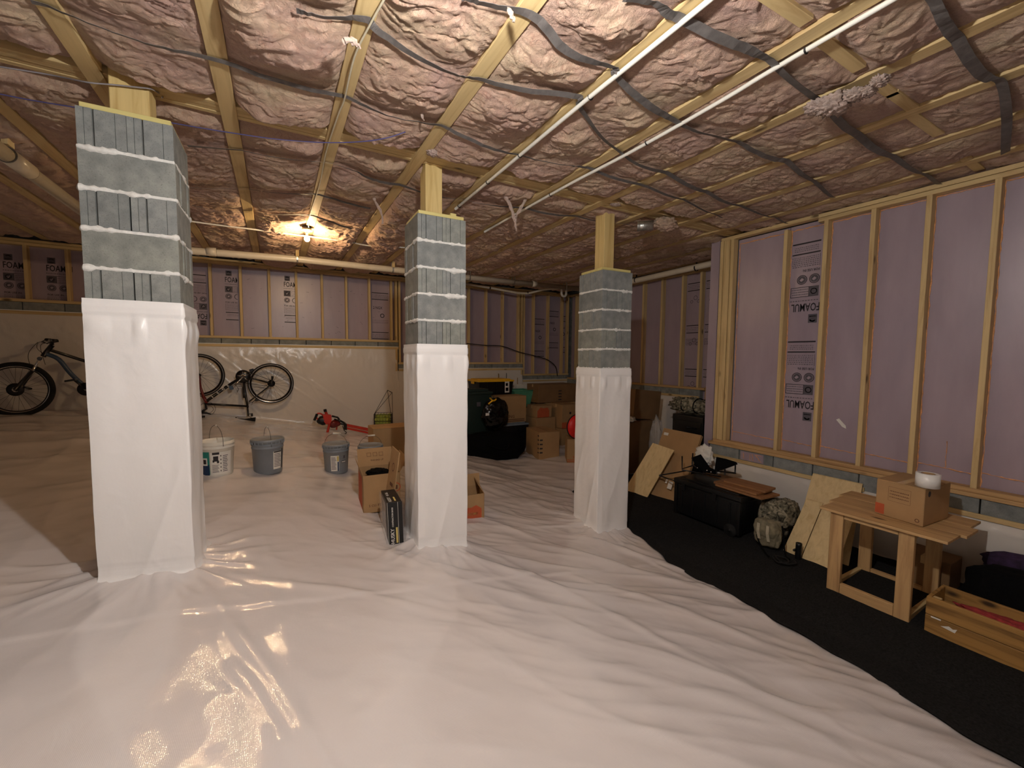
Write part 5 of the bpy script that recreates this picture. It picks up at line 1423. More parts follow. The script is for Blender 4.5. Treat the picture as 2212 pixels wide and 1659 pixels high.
for a, b_ in ((cs[0], top), (cs[3], top2), (cs[1], top), (cs[2], top2)):
    mb = MB(); mb.tube([a+Vector((0, 0, zt_)), b_], .0042, 6); mb.build('handle_leg', 'metal_dark', t)
mb = MB(); mb.tube([top, top2], .006, 8); mb.build('handle_bar', 'metal_dark', t)
for q in cs:
    mb = MB(); mb.tube([q+Vector((0, 0, zb_)), q+Vector((0, 0, gz+.004))], .0042, 6); mb.build('hopper_foot', 'metal_dark', t)
me = bpy.data.meshes.new('tennis_ball'); bmx = bmesh.new(); bmesh.ops.create_uvsphere(bmx, u_segments=16, v_segments=10, radius=.033)
for f in bmx.faces: f.smooth = True
bmx.to_mesh(me); bmx.free(); me.materials.append(MATS['tennis'])
n_ = 0
for kz in range(4):
    for i in range(5):
        for j in range(4):
            f, g = (i+.6+.15*(kz % 2))/5.2, (j+.6+.15*(kz % 2))/4.3
            a = cs[0].lerp(cs[1], f*.86+.04); b_ = cs[3].lerp(cs[2], f*.86+.04); q = a.lerp(b_, g*.80+.07)
            if kz == 3 and (i+j) % 3 == 0: continue
            o = link('tennis_ball', me, None); o.location = (q.x, q.y, zb_+.038+kz*.054); tag(o, 'yellow green tennis ball in the wire hopper', 'ball', 'tennis balls in the hopper'); n_ += 1

# ================================================================== STORED THINGS BETWEEN THE MIDDLE AND THE FARTHEST PILLAR
def gz_(x, y): return fz(x, y)+.012
# bottom boxes and totes carry the ones that show
def tote(label, x0, x1, y0, y1, z0, z1, mat, lidmat, name='storage_tote'):
    t = thing(name, label, 'tote', (x0, y0, z0)); w_ = x1-x0; d_ = y1-y0; h_ = z1-z0
    mb = MB(); tp = .04
    P = [(x0+tp, y0+tp, z0), (x1-tp, y0+tp, z0), (x1-tp, y1-tp, z0), (x0+tp, y1-tp, z0)]; Q_ = [(x0+.01, y0+.01, z1-.05), (x1-.01, y0+.01, z1-.05), (x1-.01, y1-.01, z1-.05), (x0+.01, y1-.01, z1-.05)]
    a = [mb.bm.verts.new(q) for q in P]; b_ = [mb.bm.verts.new(q) for q in Q_]
    mb.bm.faces.new(a[::-1]); mb.bm.faces.new(b_)
    for i in range(4): mb.bm.faces.new((a[i], a[(i+1) % 4], b_[(i+1) % 4], b_[i]))
    for s in (.25, .5, .75): mb.box((x0+w_*s-.012, y0+.004, z0+.05), (x0+w_*s+.012, y0+.03, z1-.06), .004)
    mb.build('tub', mat, t)
    mb = MB(); mb.box((x0-.005, y0-.005, z1-.055), (x1+.005, y1+.005, z1-.02), .01); mb.box((x0+.05, y0+.05, z1-.03), (x1-.05, y1-.05, z1), .01); mb.build('lid', lidmat, t)
    for s in (0, 1):
        mb = MB(); x = x0-.015 if s == 0 else x1; mb.box((x, (y0+y1)/2-.07, z1-.10), (x+.015, (y0+y1)/2+.07, z1-.04), .004); mb.build('latch', lidmat, t)
    return t
zf = gz_(3.75, 7.35)
tote('grey storage tote at the bottom of the stack behind the black duffel', 3.42, 4.12, 7.32, 7.80, zf, zf+.42, 'grey_plastic', 'grey_plastic')
tote('grey storage tote carrying the yellow lidded black tote', 3.42, 4.12, 7.32, 7.80, zf+.425, zf+.82+.2, 'grey_plastic', 'grey_plastic')
zt1 = onY(1034, 822, 7.3).z
t = tote('black storage tote with a yellow lid, highest in the pile left of the cartons', 3.38, 4.16, 7.30, 7.85, zf+1.03, zt1+.02, 'black_plastic', 'yellow_plastic')
dd = Decal((3.95, 7.298, zf+1.1), (1, 0, 0), (0, 0, 1)); dd.rect(0, 0, .10, .22, 0); dd.rect(.02, .03, .08, .10, 1); dd.rect(.02, .13, .07, .19, 1); dd.build('printing', ['paper', 'ink_grey'], t)
zc = gz_(3.9, 6.95)
tote('dark grey storage tote under the plain carton, right of the black bag', 3.62, 4.26, 6.88, 7.27, zc, CZ-1.27, 'metal_dark', 'grey_plastic')
zA1 = CZ-1.265; 
def redbase(d):
    d.rect(0.0, .02, .62, .035, 0); d.rect(0, .05, .62, .065, 0); d.text(.08, .09, 'MOVING', .08, 0)
cbox('plain carton with red lettering, on the dark grey tote beside the black bag', (3.56, 6.90, zA1), .02, .66, .36, onY(1100, 856, 6.9).z-zA1, 'cardboard', prints=[('front', redbase, ['print_brown'])])
# wheeled bin
xb0, xb1 = onY(1009, 880, 7.15).x, onY(1051, 880, 7.15).x; zb = fz(xb0, 7.15); zt = onY(1030, 850, 7.15).z
t = thing('wheelie_bin', 'dark green wheeled rubbish bin half hidden by the middle pillar', 'bin', ((xb0+xb1)/2, 7.2, zb))
mb = MB(); a = [mb.bm.verts.new(q) for q in ((xb0-.12, 7.02, zb+.02), (xb1-.08, 7.02, zb+.02), (xb1-.08, 7.28, zb+.02), (xb0-.12, 7.28, zb+.02))]; b_ = [mb.bm.verts.new(q) for q in ((xb0-.2, 6.94, zt), (xb1, 6.94, zt), (xb1, 7.30, zt), (xb0-.2, 7.30, zt))]
mb.bm.faces.new(a[::-1]); mb.bm.faces.new(b_)
for i in range(4): mb.bm.faces.new((a[i], a[(i+1) % 4], b_[(i+1) % 4], b_[i]))
mb.build('bin_body', 'green_plastic', t)
mb = MB(); mb.box((xb0-.22, 6.91, zt), (xb1+.02, 7.305, zt+.05), .02); mb.box((xb0-.16, 6.96, zt+.03), (xb1-.04, 7.28, zt+.10), .03); mb.build('lid', 'green_plastic', t)
mb = MB(); mb.lathe((xb1-.04, 7.20, zb+.11), [(0, 0), (.10, 0), (.10, .05), (0, .05)], 20, (1, 0, 0)); mb.build('wheel', 'black_rubber', t)
dd = Decal((xb0+.10, 6.939, zt-.22), (1, 0, 0), (0, 0, 1)); dd.rect(0, 0, .08, .08, 0); dd.build('sticker', ['ink_grey'], t)
# duffel and bag
d0, d1 = FL(1010, 968), FL(1124, 984)
t = thing('duffel_bag', 'long black duffel bag on the floor right of the middle pillar', 'bag', (3.45, 6.75, fz(3.4, 6.7)))
zq = fz(3.4, 6.6); mb = MB(); mb.blob((3.32, 6.58, zq+.26), (.58, .18, .26), 3, .08, 2.2, 4, .45, -.32); mb.build('bag_body', 'black_fabric', t)
mb = MB(); mb.tube(smooth_path([(3.15, 6.50, zq+.35), (3.2, 6.38, zq+.30), (3.45, 6.30, zq+.25), (3.55, 6.36, zq+.36)], 5), .014, 6); mb.build('strap', 'black_fabric', t)
bc = onY(1071, 893, 6.70); t = thing('rubbish_bag', 'shiny black rubbish bag tied with yellow, sitting on the duffel', 'bag', (bc.x, 6.70, bc.z-.25))
mb = MB(); mb.blob(bc+Vector((0, .02, -.01)), (.26, .13, .29), 7, .10, 2.0, 5); mb.build('bag_body', 'bag_plastic', t)
kn = onY(1063, 866, 6.64); mb = MB(); mb.tube(smooth_path([kn+Vector((-.08, -.02, -.05)), kn+Vector((-.03, -.05, .0)), kn+Vector((.03, -.04, .01)), kn+Vector((.07, -.02, .03))], 4), .014, 8); mb.tube([kn+Vector((.0, -.03, .0)), kn+Vector((-.06, -.03, .06))], .014, 8); mb.build('tie', 'yellow_plastic', t)
dd = Decal(onY(1049, 898, 6.57), (1, 0, 0), (0, 0, 1)); dd.rect(0, 0, .07, .045, 0); dd.build('sticker', ['paper'], t)
mb = MB(); q = FL(1070, 992); mb.blob((q.x, q.y+.02, fz(q.x, q.y)+.03), (.16, .06, .03), 4, .2, 2, 3, 0, -.2); o = mb.build('dropped_garment', 'black_fabric'); tag(o, 'small black garment lying before the duffel bag', 'cloth')
mb = MB(); q = FL(1056, 978); mb.blob((q.x, q.y+.04, fz(q.x, q.y)+.02), (.05, .04, .02), 5, .2, 2, 3); o = mb.build('cloth_scrap', 'red_cloth'); tag(o, 'small pink cloth peeking out under the duffel bag', 'cloth')
# cartons
def bx(px0, py0, px1, py1, Y, dep, label, mat='cardboard', yaw=0, zlow=None, **kw):
    a = onY(px0, py1, Y); b_ = onY(px1, py1, Y); tz = onY((px0+px1)/2, py0, Y).z; z0 = a.z if zlow is None else zlow
    return cbox(label, (a.x, Y, z0), yaw, b_.x-a.x, dep, tz-z0, mat, **kw)
def slots(d):
    for i in range(4): d.rect(.012, .12+i*.075, .07, .145+i*.075, 0)
# big front carton, corner toward the camera
c = FL(1164, 996); zc = fz(c.x, c.y)+.012; ztop = onY(1172, 934, c.y).z
t = thing('cardboard_box', 'large plain carton with dark slots at its corner, on the floor right of the duffel', 'box', c)
ul = (FL(1124, 970)-c); ul.z = 0; ul = ul.normalized(); ur = Vector((-ul.y, ul.x, 0)); ur = ur if ur.x > 0 else -ur
L1, L2 = .60, .40; mb = MB(); c3 = Vector((c.x, c.y, zc)); mb.obox(c3, ul*L1, ur*L2, (0, 0, ztop-zc), .005); mb.build('carton', 'cardboard', t)
dd = Decal(c3, ur, (0, 0, 1)); slots(dd); dd.build('printing', ['ink'], t)
dd = Decal(c3+ul*L1, -ul, (0, 0, 1)); [dd.rect(L1-.06, .12+i*.075, L1-.005, .145+i*.075, 0) for i in range(5)]; dd.build('printing', ['ink'], t)
mb = MB(); mb.obox(c3+Vector((0, 0, ztop-zc+.001))+ur*(L2/2-.003), ul*L1, ur*.006, (0, 0, .002)); mb.build('seam', 'cardboard_dark', t)
BIGC = (c3, ul, ur, L1, L2, ztop)
# bottom right carton in front with a white label
def lab1(d):
    d.rect(.14, .34, .22, .42, 1); d.rect(.0, .05, .5, .062, 0); d.rect(0, .02, .5, .035, 0); d.text(.10, .08, 'HOME', .07, 0)
a = FL(1203, 997); za = fz(a.x+.2, a.y)+.012; zt = onY(1210, 943, a.y).z
cbox('carton with a red band and a white label, left of the farthest pillar', (a.x+.03, a.y-.25, za), -.55, .62, .40, zt-za, 'cardboard', prints=[('front', lab1, ['print_orange', 'paper'])])
RB = (a, zt)
# red round bag on it
c = onY(1246, 921, 5.55); c.z = max(c.z, zt+.19)
t = thing('round_cushion', 'round red cushion with a black rim, half hidden by the farthest pillar', 'cushion', c)
mb = MB(); mb.sphere(c, .20, 32, (1, .45, 1)); mb.build('cover', 'red_ball', t)
mb = MB(); mb.tube([c+Vector((.202*math.cos(q), .0, .202*math.sin(q))) for q in np.linspace(0, 2*math.pi, 40, endpoint=False)], .010, 8, closed=True); mb.build('rim_piping', 'black_rubber', t)
# second row
def orng(d): d.rect(.02, .0, .30, .13, 0); d.mb.poly([d.P(.02, .13), d.P(.30, .13), d.P(.26, .19), d.P(.16, .18), d.P(.09, .20)])
def orng2(d): d.rect(.0, .0, .38, .12, 0); d.ring(.20, .30, 0, .025, 1, 12)
z2 = gz_(4.5, 6.75)
cbox('pale carton resting on the floor behind the large slotted carton', (4.38, 6.80, z2), 0, .46, .45, CZ-1.20-z2, 'cardboard', tape=False)
cbox('carton with an orange splash, in the second row behind the large slotted carton', (4.40, 6.82, CZ-1.195), .0, .36, .36, onY(1185, 876, 6.8).z-CZ+1.195, 'cardboard', prints=[('front', orng, ['print_orange'])])
cbox('carton resting on the floor under the orange splashed carton with a handle hole', (4.86, 6.60, z2), 0, .50, .45, CZ-1.42-z2, 'cardboard', tape=False)
cbox('orange splashed carton with a round handle hole, left of the red cushion', (4.87, 6.62, CZ-1.415), .0, .44, .42, .47, 'cardboard', prints=[('front', orng2, ['print_orange', 'ink'])])
# upper large carton
def slots2(d):
    for i in range(4): d.rect(.0, .05+i*.06, .07, .075+i*.06, 0)
    d.rect(-.0, .0, .0001, .0001, 0)
zs = CZ-.945
cbox('wide carton topped by the largest carton of the stack, beside the orange splashed one', (4.80, 7.06, zs-.30), 0, .74, .45, .295, 'cardboard', tape=False)
cbox('large dim carton at the top of the stack left of the farthest pillar', (4.62, 7.10, zs), .0, .95, .45, onY(1200, 830, 7.1).z-zs, 'cardboard_dark', prints=[('front', lambda d: [d.rect(.50, .04+i*.06, .58, .065+i*.06, 0) for i in range(4)], ['ink'])])
cbox('bottom carton of the back row under the wide carton', (4.90, 7.08, gz_(5.2, 7.1)), 0, .62, .42, zs-.305-gz_(5.2, 7.1), 'cardboard_dark', tape=False)
# yellowish carton and mint basket at the back left
zy = gz_(4.3, 7.35)
cbox('pale yellowish carton at the bottom behind the orange splashed carton', (4.22, 7.32, zy), 0, .38, .45, .50, 'cardboard', tape=False)
cbox('pale yellowish carton carrying the mint green basket', (4.21, 7.33, zy+.505), 0, .38, .42, onY(1150, 880, 7.33).z-zy-.505, 'cardboard', tape=False)
zb = onY(1150, 880, 7.33).z+.022; zt = onY(1150, 843, 7.33).z
t = thing('laundry_basket', 'mint green plastic basket on the yellowish carton', 'basket', (4.42, 7.5, zb))
mb = MB(); rr_ = [(x, y, z) for z, g in ((zb, .0), (zt, .05)) for x, y in ((4.24-g, 7.36-g), (4.58+g, 7.36-g), (4.58+g, 7.68+g), (4.24-g, 7.68+g))]
v_ = [mb.bm.verts.new(q) for q in rr_]; mb.bm.faces.new(v_[3::-1])
for i in range(4): mb.bm.faces.new((v_[i], v_[(i+1) % 4], v_[4+(i+1) % 4], v_[4+i]))
o = mb.build('basket_wall', 'mint_plastic', t); md = o.modifiers.new('s', 'SOLIDIFY'); md.thickness = .006
mb = MB(); mb.tube([Vector(q) for q in rr_[4:]], .012, 8, closed=True); mb.build('basket_rim', 'mint_plastic', t)
mb = MB(); mb.blob((4.41, 7.52, zb+.07), (.11, .10, .045), 2, .12); o = mb.build('red_garment', 'red_cloth'); tag(o, 'crumpled red cloth inside the mint green basket', 'cloth')
# white board and poles at the back wall
a = onY(1130, 838, 7.55); b_ = onY(1186, 842, 7.55)
mb = MB(); mb.obox(Vector((a.x, 7.84, a.z-.06)), (b_.x-a.x, 0, -.03), (0, .03, 0), (0, .0, .12), .003); mb.obox(Vector((a.x, 7.84, fz(a.x, 7.75)+.02)), (.03, 0, 0), (0, .03, 0), (0, 0, a.z-.06-fz(a.x, 7.75)-.02)); mb.obox(Vector((b_.x-.03, 7.84, fz(b_.x, 7.75)+.02)), (.03, 0, 0), (0, .03, 0), (0, 0, b_.z-.09-fz(b_.x, 7.75)-.02))
o = mb.build('white_rack', 'white_plastic'); tag(o, 'white board on legs at the back wall behind the mint green basket', 'rack')
for i, (q0, q1, r) in enumerate((((1077, 807), (1090, 850), .012), ((1094, 806), (1103, 850), .007), ((1118, 816), (1117, 860), .008), ((1105, 846), (1108, 862), .01), ((1122, 842), (1128, 862), .014))):
    A0 = onY(*q0, 7.9); A1 = onY(*q1, 7.9); d_ = (A1-A0); s = (fz(A0.x, 7.9)+.02-A0.z)/d_.z; A1 = A0+Vector((d_.x*.3, 0, 0))*1+Vector((0, 0, fz(A0.x, 7.9)+.02-A0.z))
    mb = MB(); mb.tube([A0, A1], r, 8); o = mb.build('garden_stake', 'metal_dark' if i % 2 else 'old_pine_z'); tag(o, ['tall wooden stake leaning over the yellow lidded tote', 'thin dark rod standing right of the tall wooden stake', 'dark wooden stake standing right of the yellow lidded tote', 'short dark rod beside the mint green basket', 'short wooden stake beside the mint green basket'][i], 'stake', 'stakes behind the totes')

# ================================================================== THINGS BY THE RIGHT WALL
# brown cartons behind the farthest pillar
zq = fz(4.9, 4.6)+.014
cbox('dark brown carton on the floor behind the farthest pillar, to its right', (4.62, 4.62, zq), .0, .62, .45, .80, 'cardboard_dark', tape=False)
cbox('tilted brown carton at the top of the stack right behind the farthest pillar', (4.82, 4.70, zq+.845), .0, .58, .40, .46, 'cardboard_dark', tilt=('v', .10))
mb = MB(); c = onY(1375, 912, 4.6); mb.blob((4.70, 4.66, zq+.85), (.075, .10, .04), 6, .3); o = mb.build('crumpled_paper', 'paper'); tag(o, 'crumpled white paper on the dark brown carton behind the farthest pillar', 'paper')
# black chest and camouflage roll
zq = fz(5.3, 3.9)+.012; zt = onX(1500, 900, 5.02).z
t = thing('black_cabinet', 'tall black cabinet in the dim corner left of the corner post', 'cabinet', (5.25, 3.9, zq))
mb = MB(); mb.box((5.02, 3.62, zq), (5.62, 4.12, zt), .015); mb.build('cabinet_body', 'black_plastic', t)
mb = MB(); mb.box((5.005, 3.64, zq+.05), (5.02, 4.10, zt-.08), .006); mb.build('door', 'black_plastic', t)
mb = MB(); mb.tube([(4.995, 3.7, zt-.16), (4.995, 3.85, zt-.16)], .008, 8); mb.build('handle', 'metal_dark', t)
t = thing('camouflage_roll', 'rolled camouflage fabric bundle on top of the black cabinet', 'fabric roll', (5.2, 3.9, zt))
mb = MB(); mb.blob((5.2, 4.00, zt+.125), (.13, .30, .11), 3, .20, 3.2, 5); mb.blob((5.24, 3.74, zt+.115), (.14, .18, .10), 9, .2, 2.6, 4); mb.build('bundle', 'camouflage', t)
for y in (3.82, 4.02):
    mb = MB(); mb.tube([(5.2+.135*math.cos(a), y, zt+.13+.105*math.sin(a)) for a in np.linspace(0, 2*math.pi, 20, endpoint=False)], .008, 6, closed=True); mb.build('tie_strap', 'black_fabric', t)
# clear bag with papers
c = onX(1432, 925, 4.75); mb = MB(); mb.blob((4.90, 4.30, fz(4.9, 4.3)+.46), (.08, .11, .46), 4, .15, 3, 4); o = mb.build('clear_sack', 'clear_film'); tag(o, 'tall crinkled clear plastic sack behind the flat leaning carton', 'sack')
# two flat boards leaning
def lean(label, cat, name, bl, br, tl, tr, th, mat, part='panel'):
    t = thing(name, label, cat, bl); nn = (Vector(br)-Vector(bl)).cross(Vector(tl)-Vector(bl)).normalized()
    if nn.x < 0: nn = -nn
    mb = MB(); mb.prism([bl, br, tr, tl], nn*th); mb.build(part, mat, t); return t, nn
zz = lambda x, y: fz(x, y)+.014
A = Vector((4.36, 4.02, zz(4.36, 4.02))); B_ = Vector((4.44, 3.50, zz(4.44, 3.50))); TL = Vector((4.80, 4.08, CZ-1.0)); TR = Vector((4.78, 3.46, CZ-1.0))
t, nn = lean('large flat cardboard carton leaning against the black cabinet', 'box', 'flat_carton', A, B_, TL, TR, .05, 'cardboard', 'carton')
dd = Decal(TL+(B_-A).normalized()*.02-nn*.001, (TR-TL), (TL-A)); dd.n = -nn; dd.o = TL-nn*.0015; dd.rect(.03, -.10, .11, -.06, 0); dd.rect(.35, -.80, .42, -.70, 0); dd.rect(.30, -.74, .33, -.69, 0); dd.build('sticker', ['paper'], t)
A = Vector((4.20, 4.22, zz(4.2, 4.22))); B_ = Vector((4.26, 3.86, zz(4.26, 3.86))); TL = Vector((4.56, 4.06, CZ-1.19)); TR = Vector((4.56, 3.70, CZ-1.22))
lean('narrow brown plywood sheet leaning on the flat carton', 'board', 'plywood_sheet', A, B_, TL, TR, .012, 'plywood')
# plastic trunk
tx0, tx1, ty0, ty1 = 4.13, 4.56, 2.50, 3.34; tz0 = fz(4.2, 2.9)+.014; tz1 = CZ-1.42
t = thing('storage_chest', 'big black plastic wheeled chest by the right wall', 'chest', (4.3, 2.9, tz0))
mb = MB(); mb.box((tx0+.015, ty0+.02, tz0+.03), (tx1-.015, ty1-.02, tz1-.07), .02)
for i in range(5): y = ty0+.12+i*.15; mb.box((tx0+.006, y, tz0+.06), (tx0+.03, y+.02, tz1-.10), .004)
for y in (ty0+.01, ty1-.05): mb.box((tx0, y, tz0+.03), (tx0+.05, y+.04, tz1-.07), .008)
mb.build('tub', 'black_plastic', t)
mb = MB(); mb.box((tx0-.005, ty0, tz1-.075), (tx1, ty1, tz1-.012), .018); mb.box((tx0+.05, ty0+.06, tz1-.03), (tx1-.05, ty1-.06, tz1), .012); mb.build('lid', 'black_plastic', t)
for y in (2.78, 3.18):
    mb = MB(); mb.box((tx0-.014, y, tz1-.13), (tx0-.004, y+.035, tz1-.05), .003); mb.build('latch', 'metal_dark', t)
for y in (2.58,):
    mb = MB(); mb.lathe((tx0-.012, y+.03, tz0+.062), [(0, 0), (.02, .0), (.02, .004), (.062, .004), (.07, .01), (.07, .04), (0, .04)], 28, (1, 0, 0)); mb.build('wheel', 'black_rubber', t)
    mb = MB(); mb.lathe((tx0-.018, y+.03, tz0+.062), [(0, 0), (.014, 0), (.018, .008), (0, .008)], 16, (1, 0, 0)); mb.build('wheel_cap', 'metal_dark', t)
# boards on the trunk
for i, (x0, x1, y0, y1, z) in enumerate(((4.20, 4.50, 2.34, 2.86, 0), (4.22, 4.51, 2.40, 2.88, .024), (4.30, 4.53, 2.36, 2.80, .048))):
    mb = MB(); mb.obox((x0, y0, tz1+.002+z), (x1-x0, .02*(i-1), 0), (.02*(1-i), y1-y0, 0), (0, 0, .022), .002); o = mb.build('board_offcut', 'dark_board')
    tag(o, ['lowest of three brown board offcuts on the black chest', 'middle of three brown board offcuts on the black chest', 'topmost of three brown board offcuts on the black chest'][i], 'board', 'board offcuts on the trunk')
# folded black chair on the trunk
def K(x, y, X=4.35): return onX(1420+x/6.913, 960+y/6.913, X)
t = thing('folding_chair', 'collapsed black folding chair lying on the black chest', 'chair', (4.4, 3.15, tz1))
def fr(P, r=.008, nm='frame_tube', m='metal_dark'):
    mb = MB(); mb.tube(P, r, 8); mb.build(nm, m, t)
fr([K(30, 462), K(250, 425), K(420, 395)]); fr([K(30, 462), K(140, 505), K(260, 545, 4.2)]); fr([K(370, 175), K(370, 365), K(520, 318)]); fr([K(530, 130), K(520, 300), K(600, 360)])
fr([K(1165, 310), K(1160, 440)]); fr([K(880, 370), K(890, 455)]); fr([K(1010, 370), K(1005, 460)]); fr([K(370, 380, 4.3), K(700, 440, 4.3), K(950, 480, 4.3)]); fr([K(530, 330, 4.5), K(900, 400, 4.5), K(1170, 430, 4.5)])
def cloth(P, nm='seat_fabric'):
    mb = MB(); c = sum((Vector(q) for q in P), Vector())/len(P); mb.prism(P, (.012, 0, 0)); mb.build(nm, 'black_fabric', t)
cloth([K(505, 200), K(640, 150), K(800, 375), K(700, 425), K(560, 290)]); cloth([K(880, 188, 4.4), K(1010, 215, 4.4), K(1170, 265, 4.4), K(1190, 300, 4.4), K(960, 385, 4.4), K(850, 410, 4.4)]); cloth([K(540, 300, 4.42), K(760, 340, 4.42), K(900, 400, 4.42), K(860, 450, 4.42), K(540, 370, 4.42)])
for q in ((600, 350), (740, 390), (800, 412)):
    mb = MB(); mb.sphere(K(*q, 4.30), .010, 8); mb.build('rivet', 'chrome', t)
mb = MB(); c = K(690, 180, 4.62); mb.blob(K(700, 170, 4.66), (.04, .12, .13), 4, .25, 3, 4); o = mb.build('white_sack', 'paper'); o.location.z -= 0; tag(o, 'crumpled white paper bag behind the folding chair', 'paper bag')
mb = MB(); mb.box((4.60, 2.86, fz(4.6, 3)+.014), (4.80, 3.30, CZ-1.44), .004); o = mb.build('cardboard_box', 'cardboard_dark'); tag(o, 'low carton between the black chest and the right wall', 'box')
# field packs beside the trunk
t = thing('field_pack', 'olive rolled bedding pack standing upright right of the black chest', 'pack', (4.46, 2.33, fz(4.46, 2.33)))
z = fz(4.5, 2.3)+.012; mb = MB(); mb.blob((4.46, 2.34, z+.20), (.15, .12, .215), 5, .12, 2.5, 4, .4); mb.build('pack_body', 'camouflage', t)
mb = MB(); mb.blob((4.50, 2.26, z+.28), (.16, .10, .14), 8, .14, 2.5, 4, .3); mb.build('top_roll', 'camouflage', t)
t = thing('canvas_satchel', 'tan canvas satchel with two pale straps, leaning on the olive pack', 'bag', (4.26, 2.24, z))
mb = MB(); mb.blob((4.20, 2.26, z+.135), (.07, .125, .14), 6, .07, 2.4, 5, .35); mb.build('bag_body', 'pack_tan', t)
mb = MB(); mb.blob((4.17, 2.26, z+.185), (.055, .118, .09), 2, .06, 2.4, 4, .4); mb.build('flap', 'pack_tan', t)
for y in (2.305, 2.215):
    mb = MB(); P = [(4.115, y, z+.235), (4.108, y, z+.16), (4.118, y-.01, z+.08)]; ribbon(mb, P, .028, .006, [(0, 1, 0)]*3); mb.build('strap', 'strap_tan', t)
mb = MB(); mb.tube(smooth_path([(4.22, 2.14, z+.24), (4.18, 2.10, z+.14), (4.14, 2.06, z+.01), (4.10, 2.0, z+.002)], 5), .007, 6); mb.tube(smooth_path([(4.20, 2.36, z+.22), (4.13, 2.32, z+.08), (4.05, 2.2, z+.004), (3.98, 2.12, z+.004)], 5), .007, 6); mb.build('shoulder_strap', 'black_fabric', t)
wire('tangled_strap', [(4.0, 2.1, z+.005), (3.94, 2.02, z+.004), (4.0, 1.96, z+.012), (4.08, 2.02, z+.004), (4.02, 2.08, z+.014), (3.96, 1.98, z+.004), (4.04, 1.92, z+.01), (4.1, 1.96, z+.004)], .007, 'black_rubber', 'tangled black strap on the ground cloth before the leaning boards')
# leaning boards
t = thing('plywood_sheet', 'broad pale plywood sheet leaning on the right wall behind the wooden table', 'board', (4.45, 1.95, fz(4.45, 1.95)))
mb = MB(); a = Vector((4.42, 2.14, zz(4.42, 2.14))); mb.prism([a, a+Vector((.02, -.46, 0)), Vector((4.835, 1.76, CZ-1.19)), Vector((4.83, 2.18, CZ-1.19))], (.014, 0, .006)); mb.build('panel', 'plywood', t)
t = thing('plank_pair', 'two pale planks side by side leaning before the broad plywood sheet', 'board', (4.3, 1.9, fz(4.3, 1.9)))
a = Vector((4.28, 2.15, zz(4.28, 2.15))); m1 = Vector((4.26, 1.98, zz(4.26, 1.98))); b_ = Vector((4.24, 1.70, zz(4.24, 1.70)))
ta, tm, tb = Vector((4.58, 2.11, CZ-1.40)), Vector((4.57, 1.96, CZ-1.40)), Vector((4.56, 1.70, CZ-1.42))
mb = MB(); mb.prism([a, m1+Vector((0, .004, 0)), tm+Vector((0, .004, 0)), ta], (.018, 0, .01)); mb.build('plank', 'plywood', t)
mb = MB(); mb.prism([m1-Vector((0, .004, 0)), b_, tb, tm-Vector((0, .004, 0))], (.018, 0, .01)); mb.build('plank', 'plywood', t)
mb = MB(); q = FL(1729, 1207)-Vector((.04, 0, 0)); mb.lathe((q.x, q.y, fz(q.x, q.y)+.014), [(0, 0), (.028, 0), (.028, .005), (.026, .13), (.026, .15), (.018, .15), (.018, .13), (0, .13)], 20); mb.obox((q.x-.035, q.y+.01, fz(q.x, q.y)+.09), (.03, 0, 0), (0, .02, 0), (0, 0, .012)); mb.sphere((q.x-.04, q.y+.02, fz(q.x, q.y)+.096), .012, 8)
o = mb.build('umbrella_socket', 'black_plastic'); tag(o, 'short black plastic pipe socket standing before the leaning planks', 'socket')
# ---- rough table
zt = CZ-1.215; zf = fz(3.95, 1.4)+.012
t = thing('rough_table', 'rough unpainted wooden frame table with a board top', 'table', (4.2, 1.35, zf))
def tb(name, lo, hi, m): mb_ = MB(); mb_.box(lo, hi, .003); mb_.build(name, m, t)
for y in (1.535, 1.105): tb('leg', (3.92, y, zf), (3.958, y+.089, zt-.02), 'old_pine_z')
for y in (1.535, 1.105): tb('leg', (4.47, y, zf), (4.508, y+.089, zt-.02), 'old_pine_z')
tb('rail', (3.922, 1.196, zf), (3.958, 1.533, zf+.085), 'old_pine_y'); tb('rail', (4.472, 1.196, zf), (4.508, 1.533, zf+.07), 'old_pine_y')
tb('rail', (3.922, 1.196, zt-.062), (3.958, 1.533, zt-.022), 'old_pine_y'); tb('rail', (4.472, 1.196, zt-.09), (4.508, 1.533, zt-.022), 'old_pine_y')
for y in (1.59, 1.107): tb('side_rail', (3.96, y, zf), (4.468, y+.034, zf+.05), 'pine_x'); tb('side_rail', (3.96, y, zt-.06), (4.468, y+.034, zt-.022), 'pine_x')
for i, (x0, x1, y0, y1, dz_) in enumerate(((3.885, 4.13, .93, 1.69, 0), (4.135, 4.38, .90, 1.73, -.001), (4.385, 4.62, .94, 1.76, 0))):
    mb = MB(); mb.box((x0, y0, zt-.020+dz_), (x1, y1, zt+dz_), .002); mb.build('top_board', 'old_pine_y', t)
def mark(d): d.ring(.29, .05, .010, .016, 0, 16); d.rect(.02, .02, .08, .12, 1); d.frame(.10, .13, .24, .25, .001, 0); d.text(.12, .18, 'FRAGILE', .02, 0)
c0 = onZ(1993, 1139, zt+.002); bh = .275
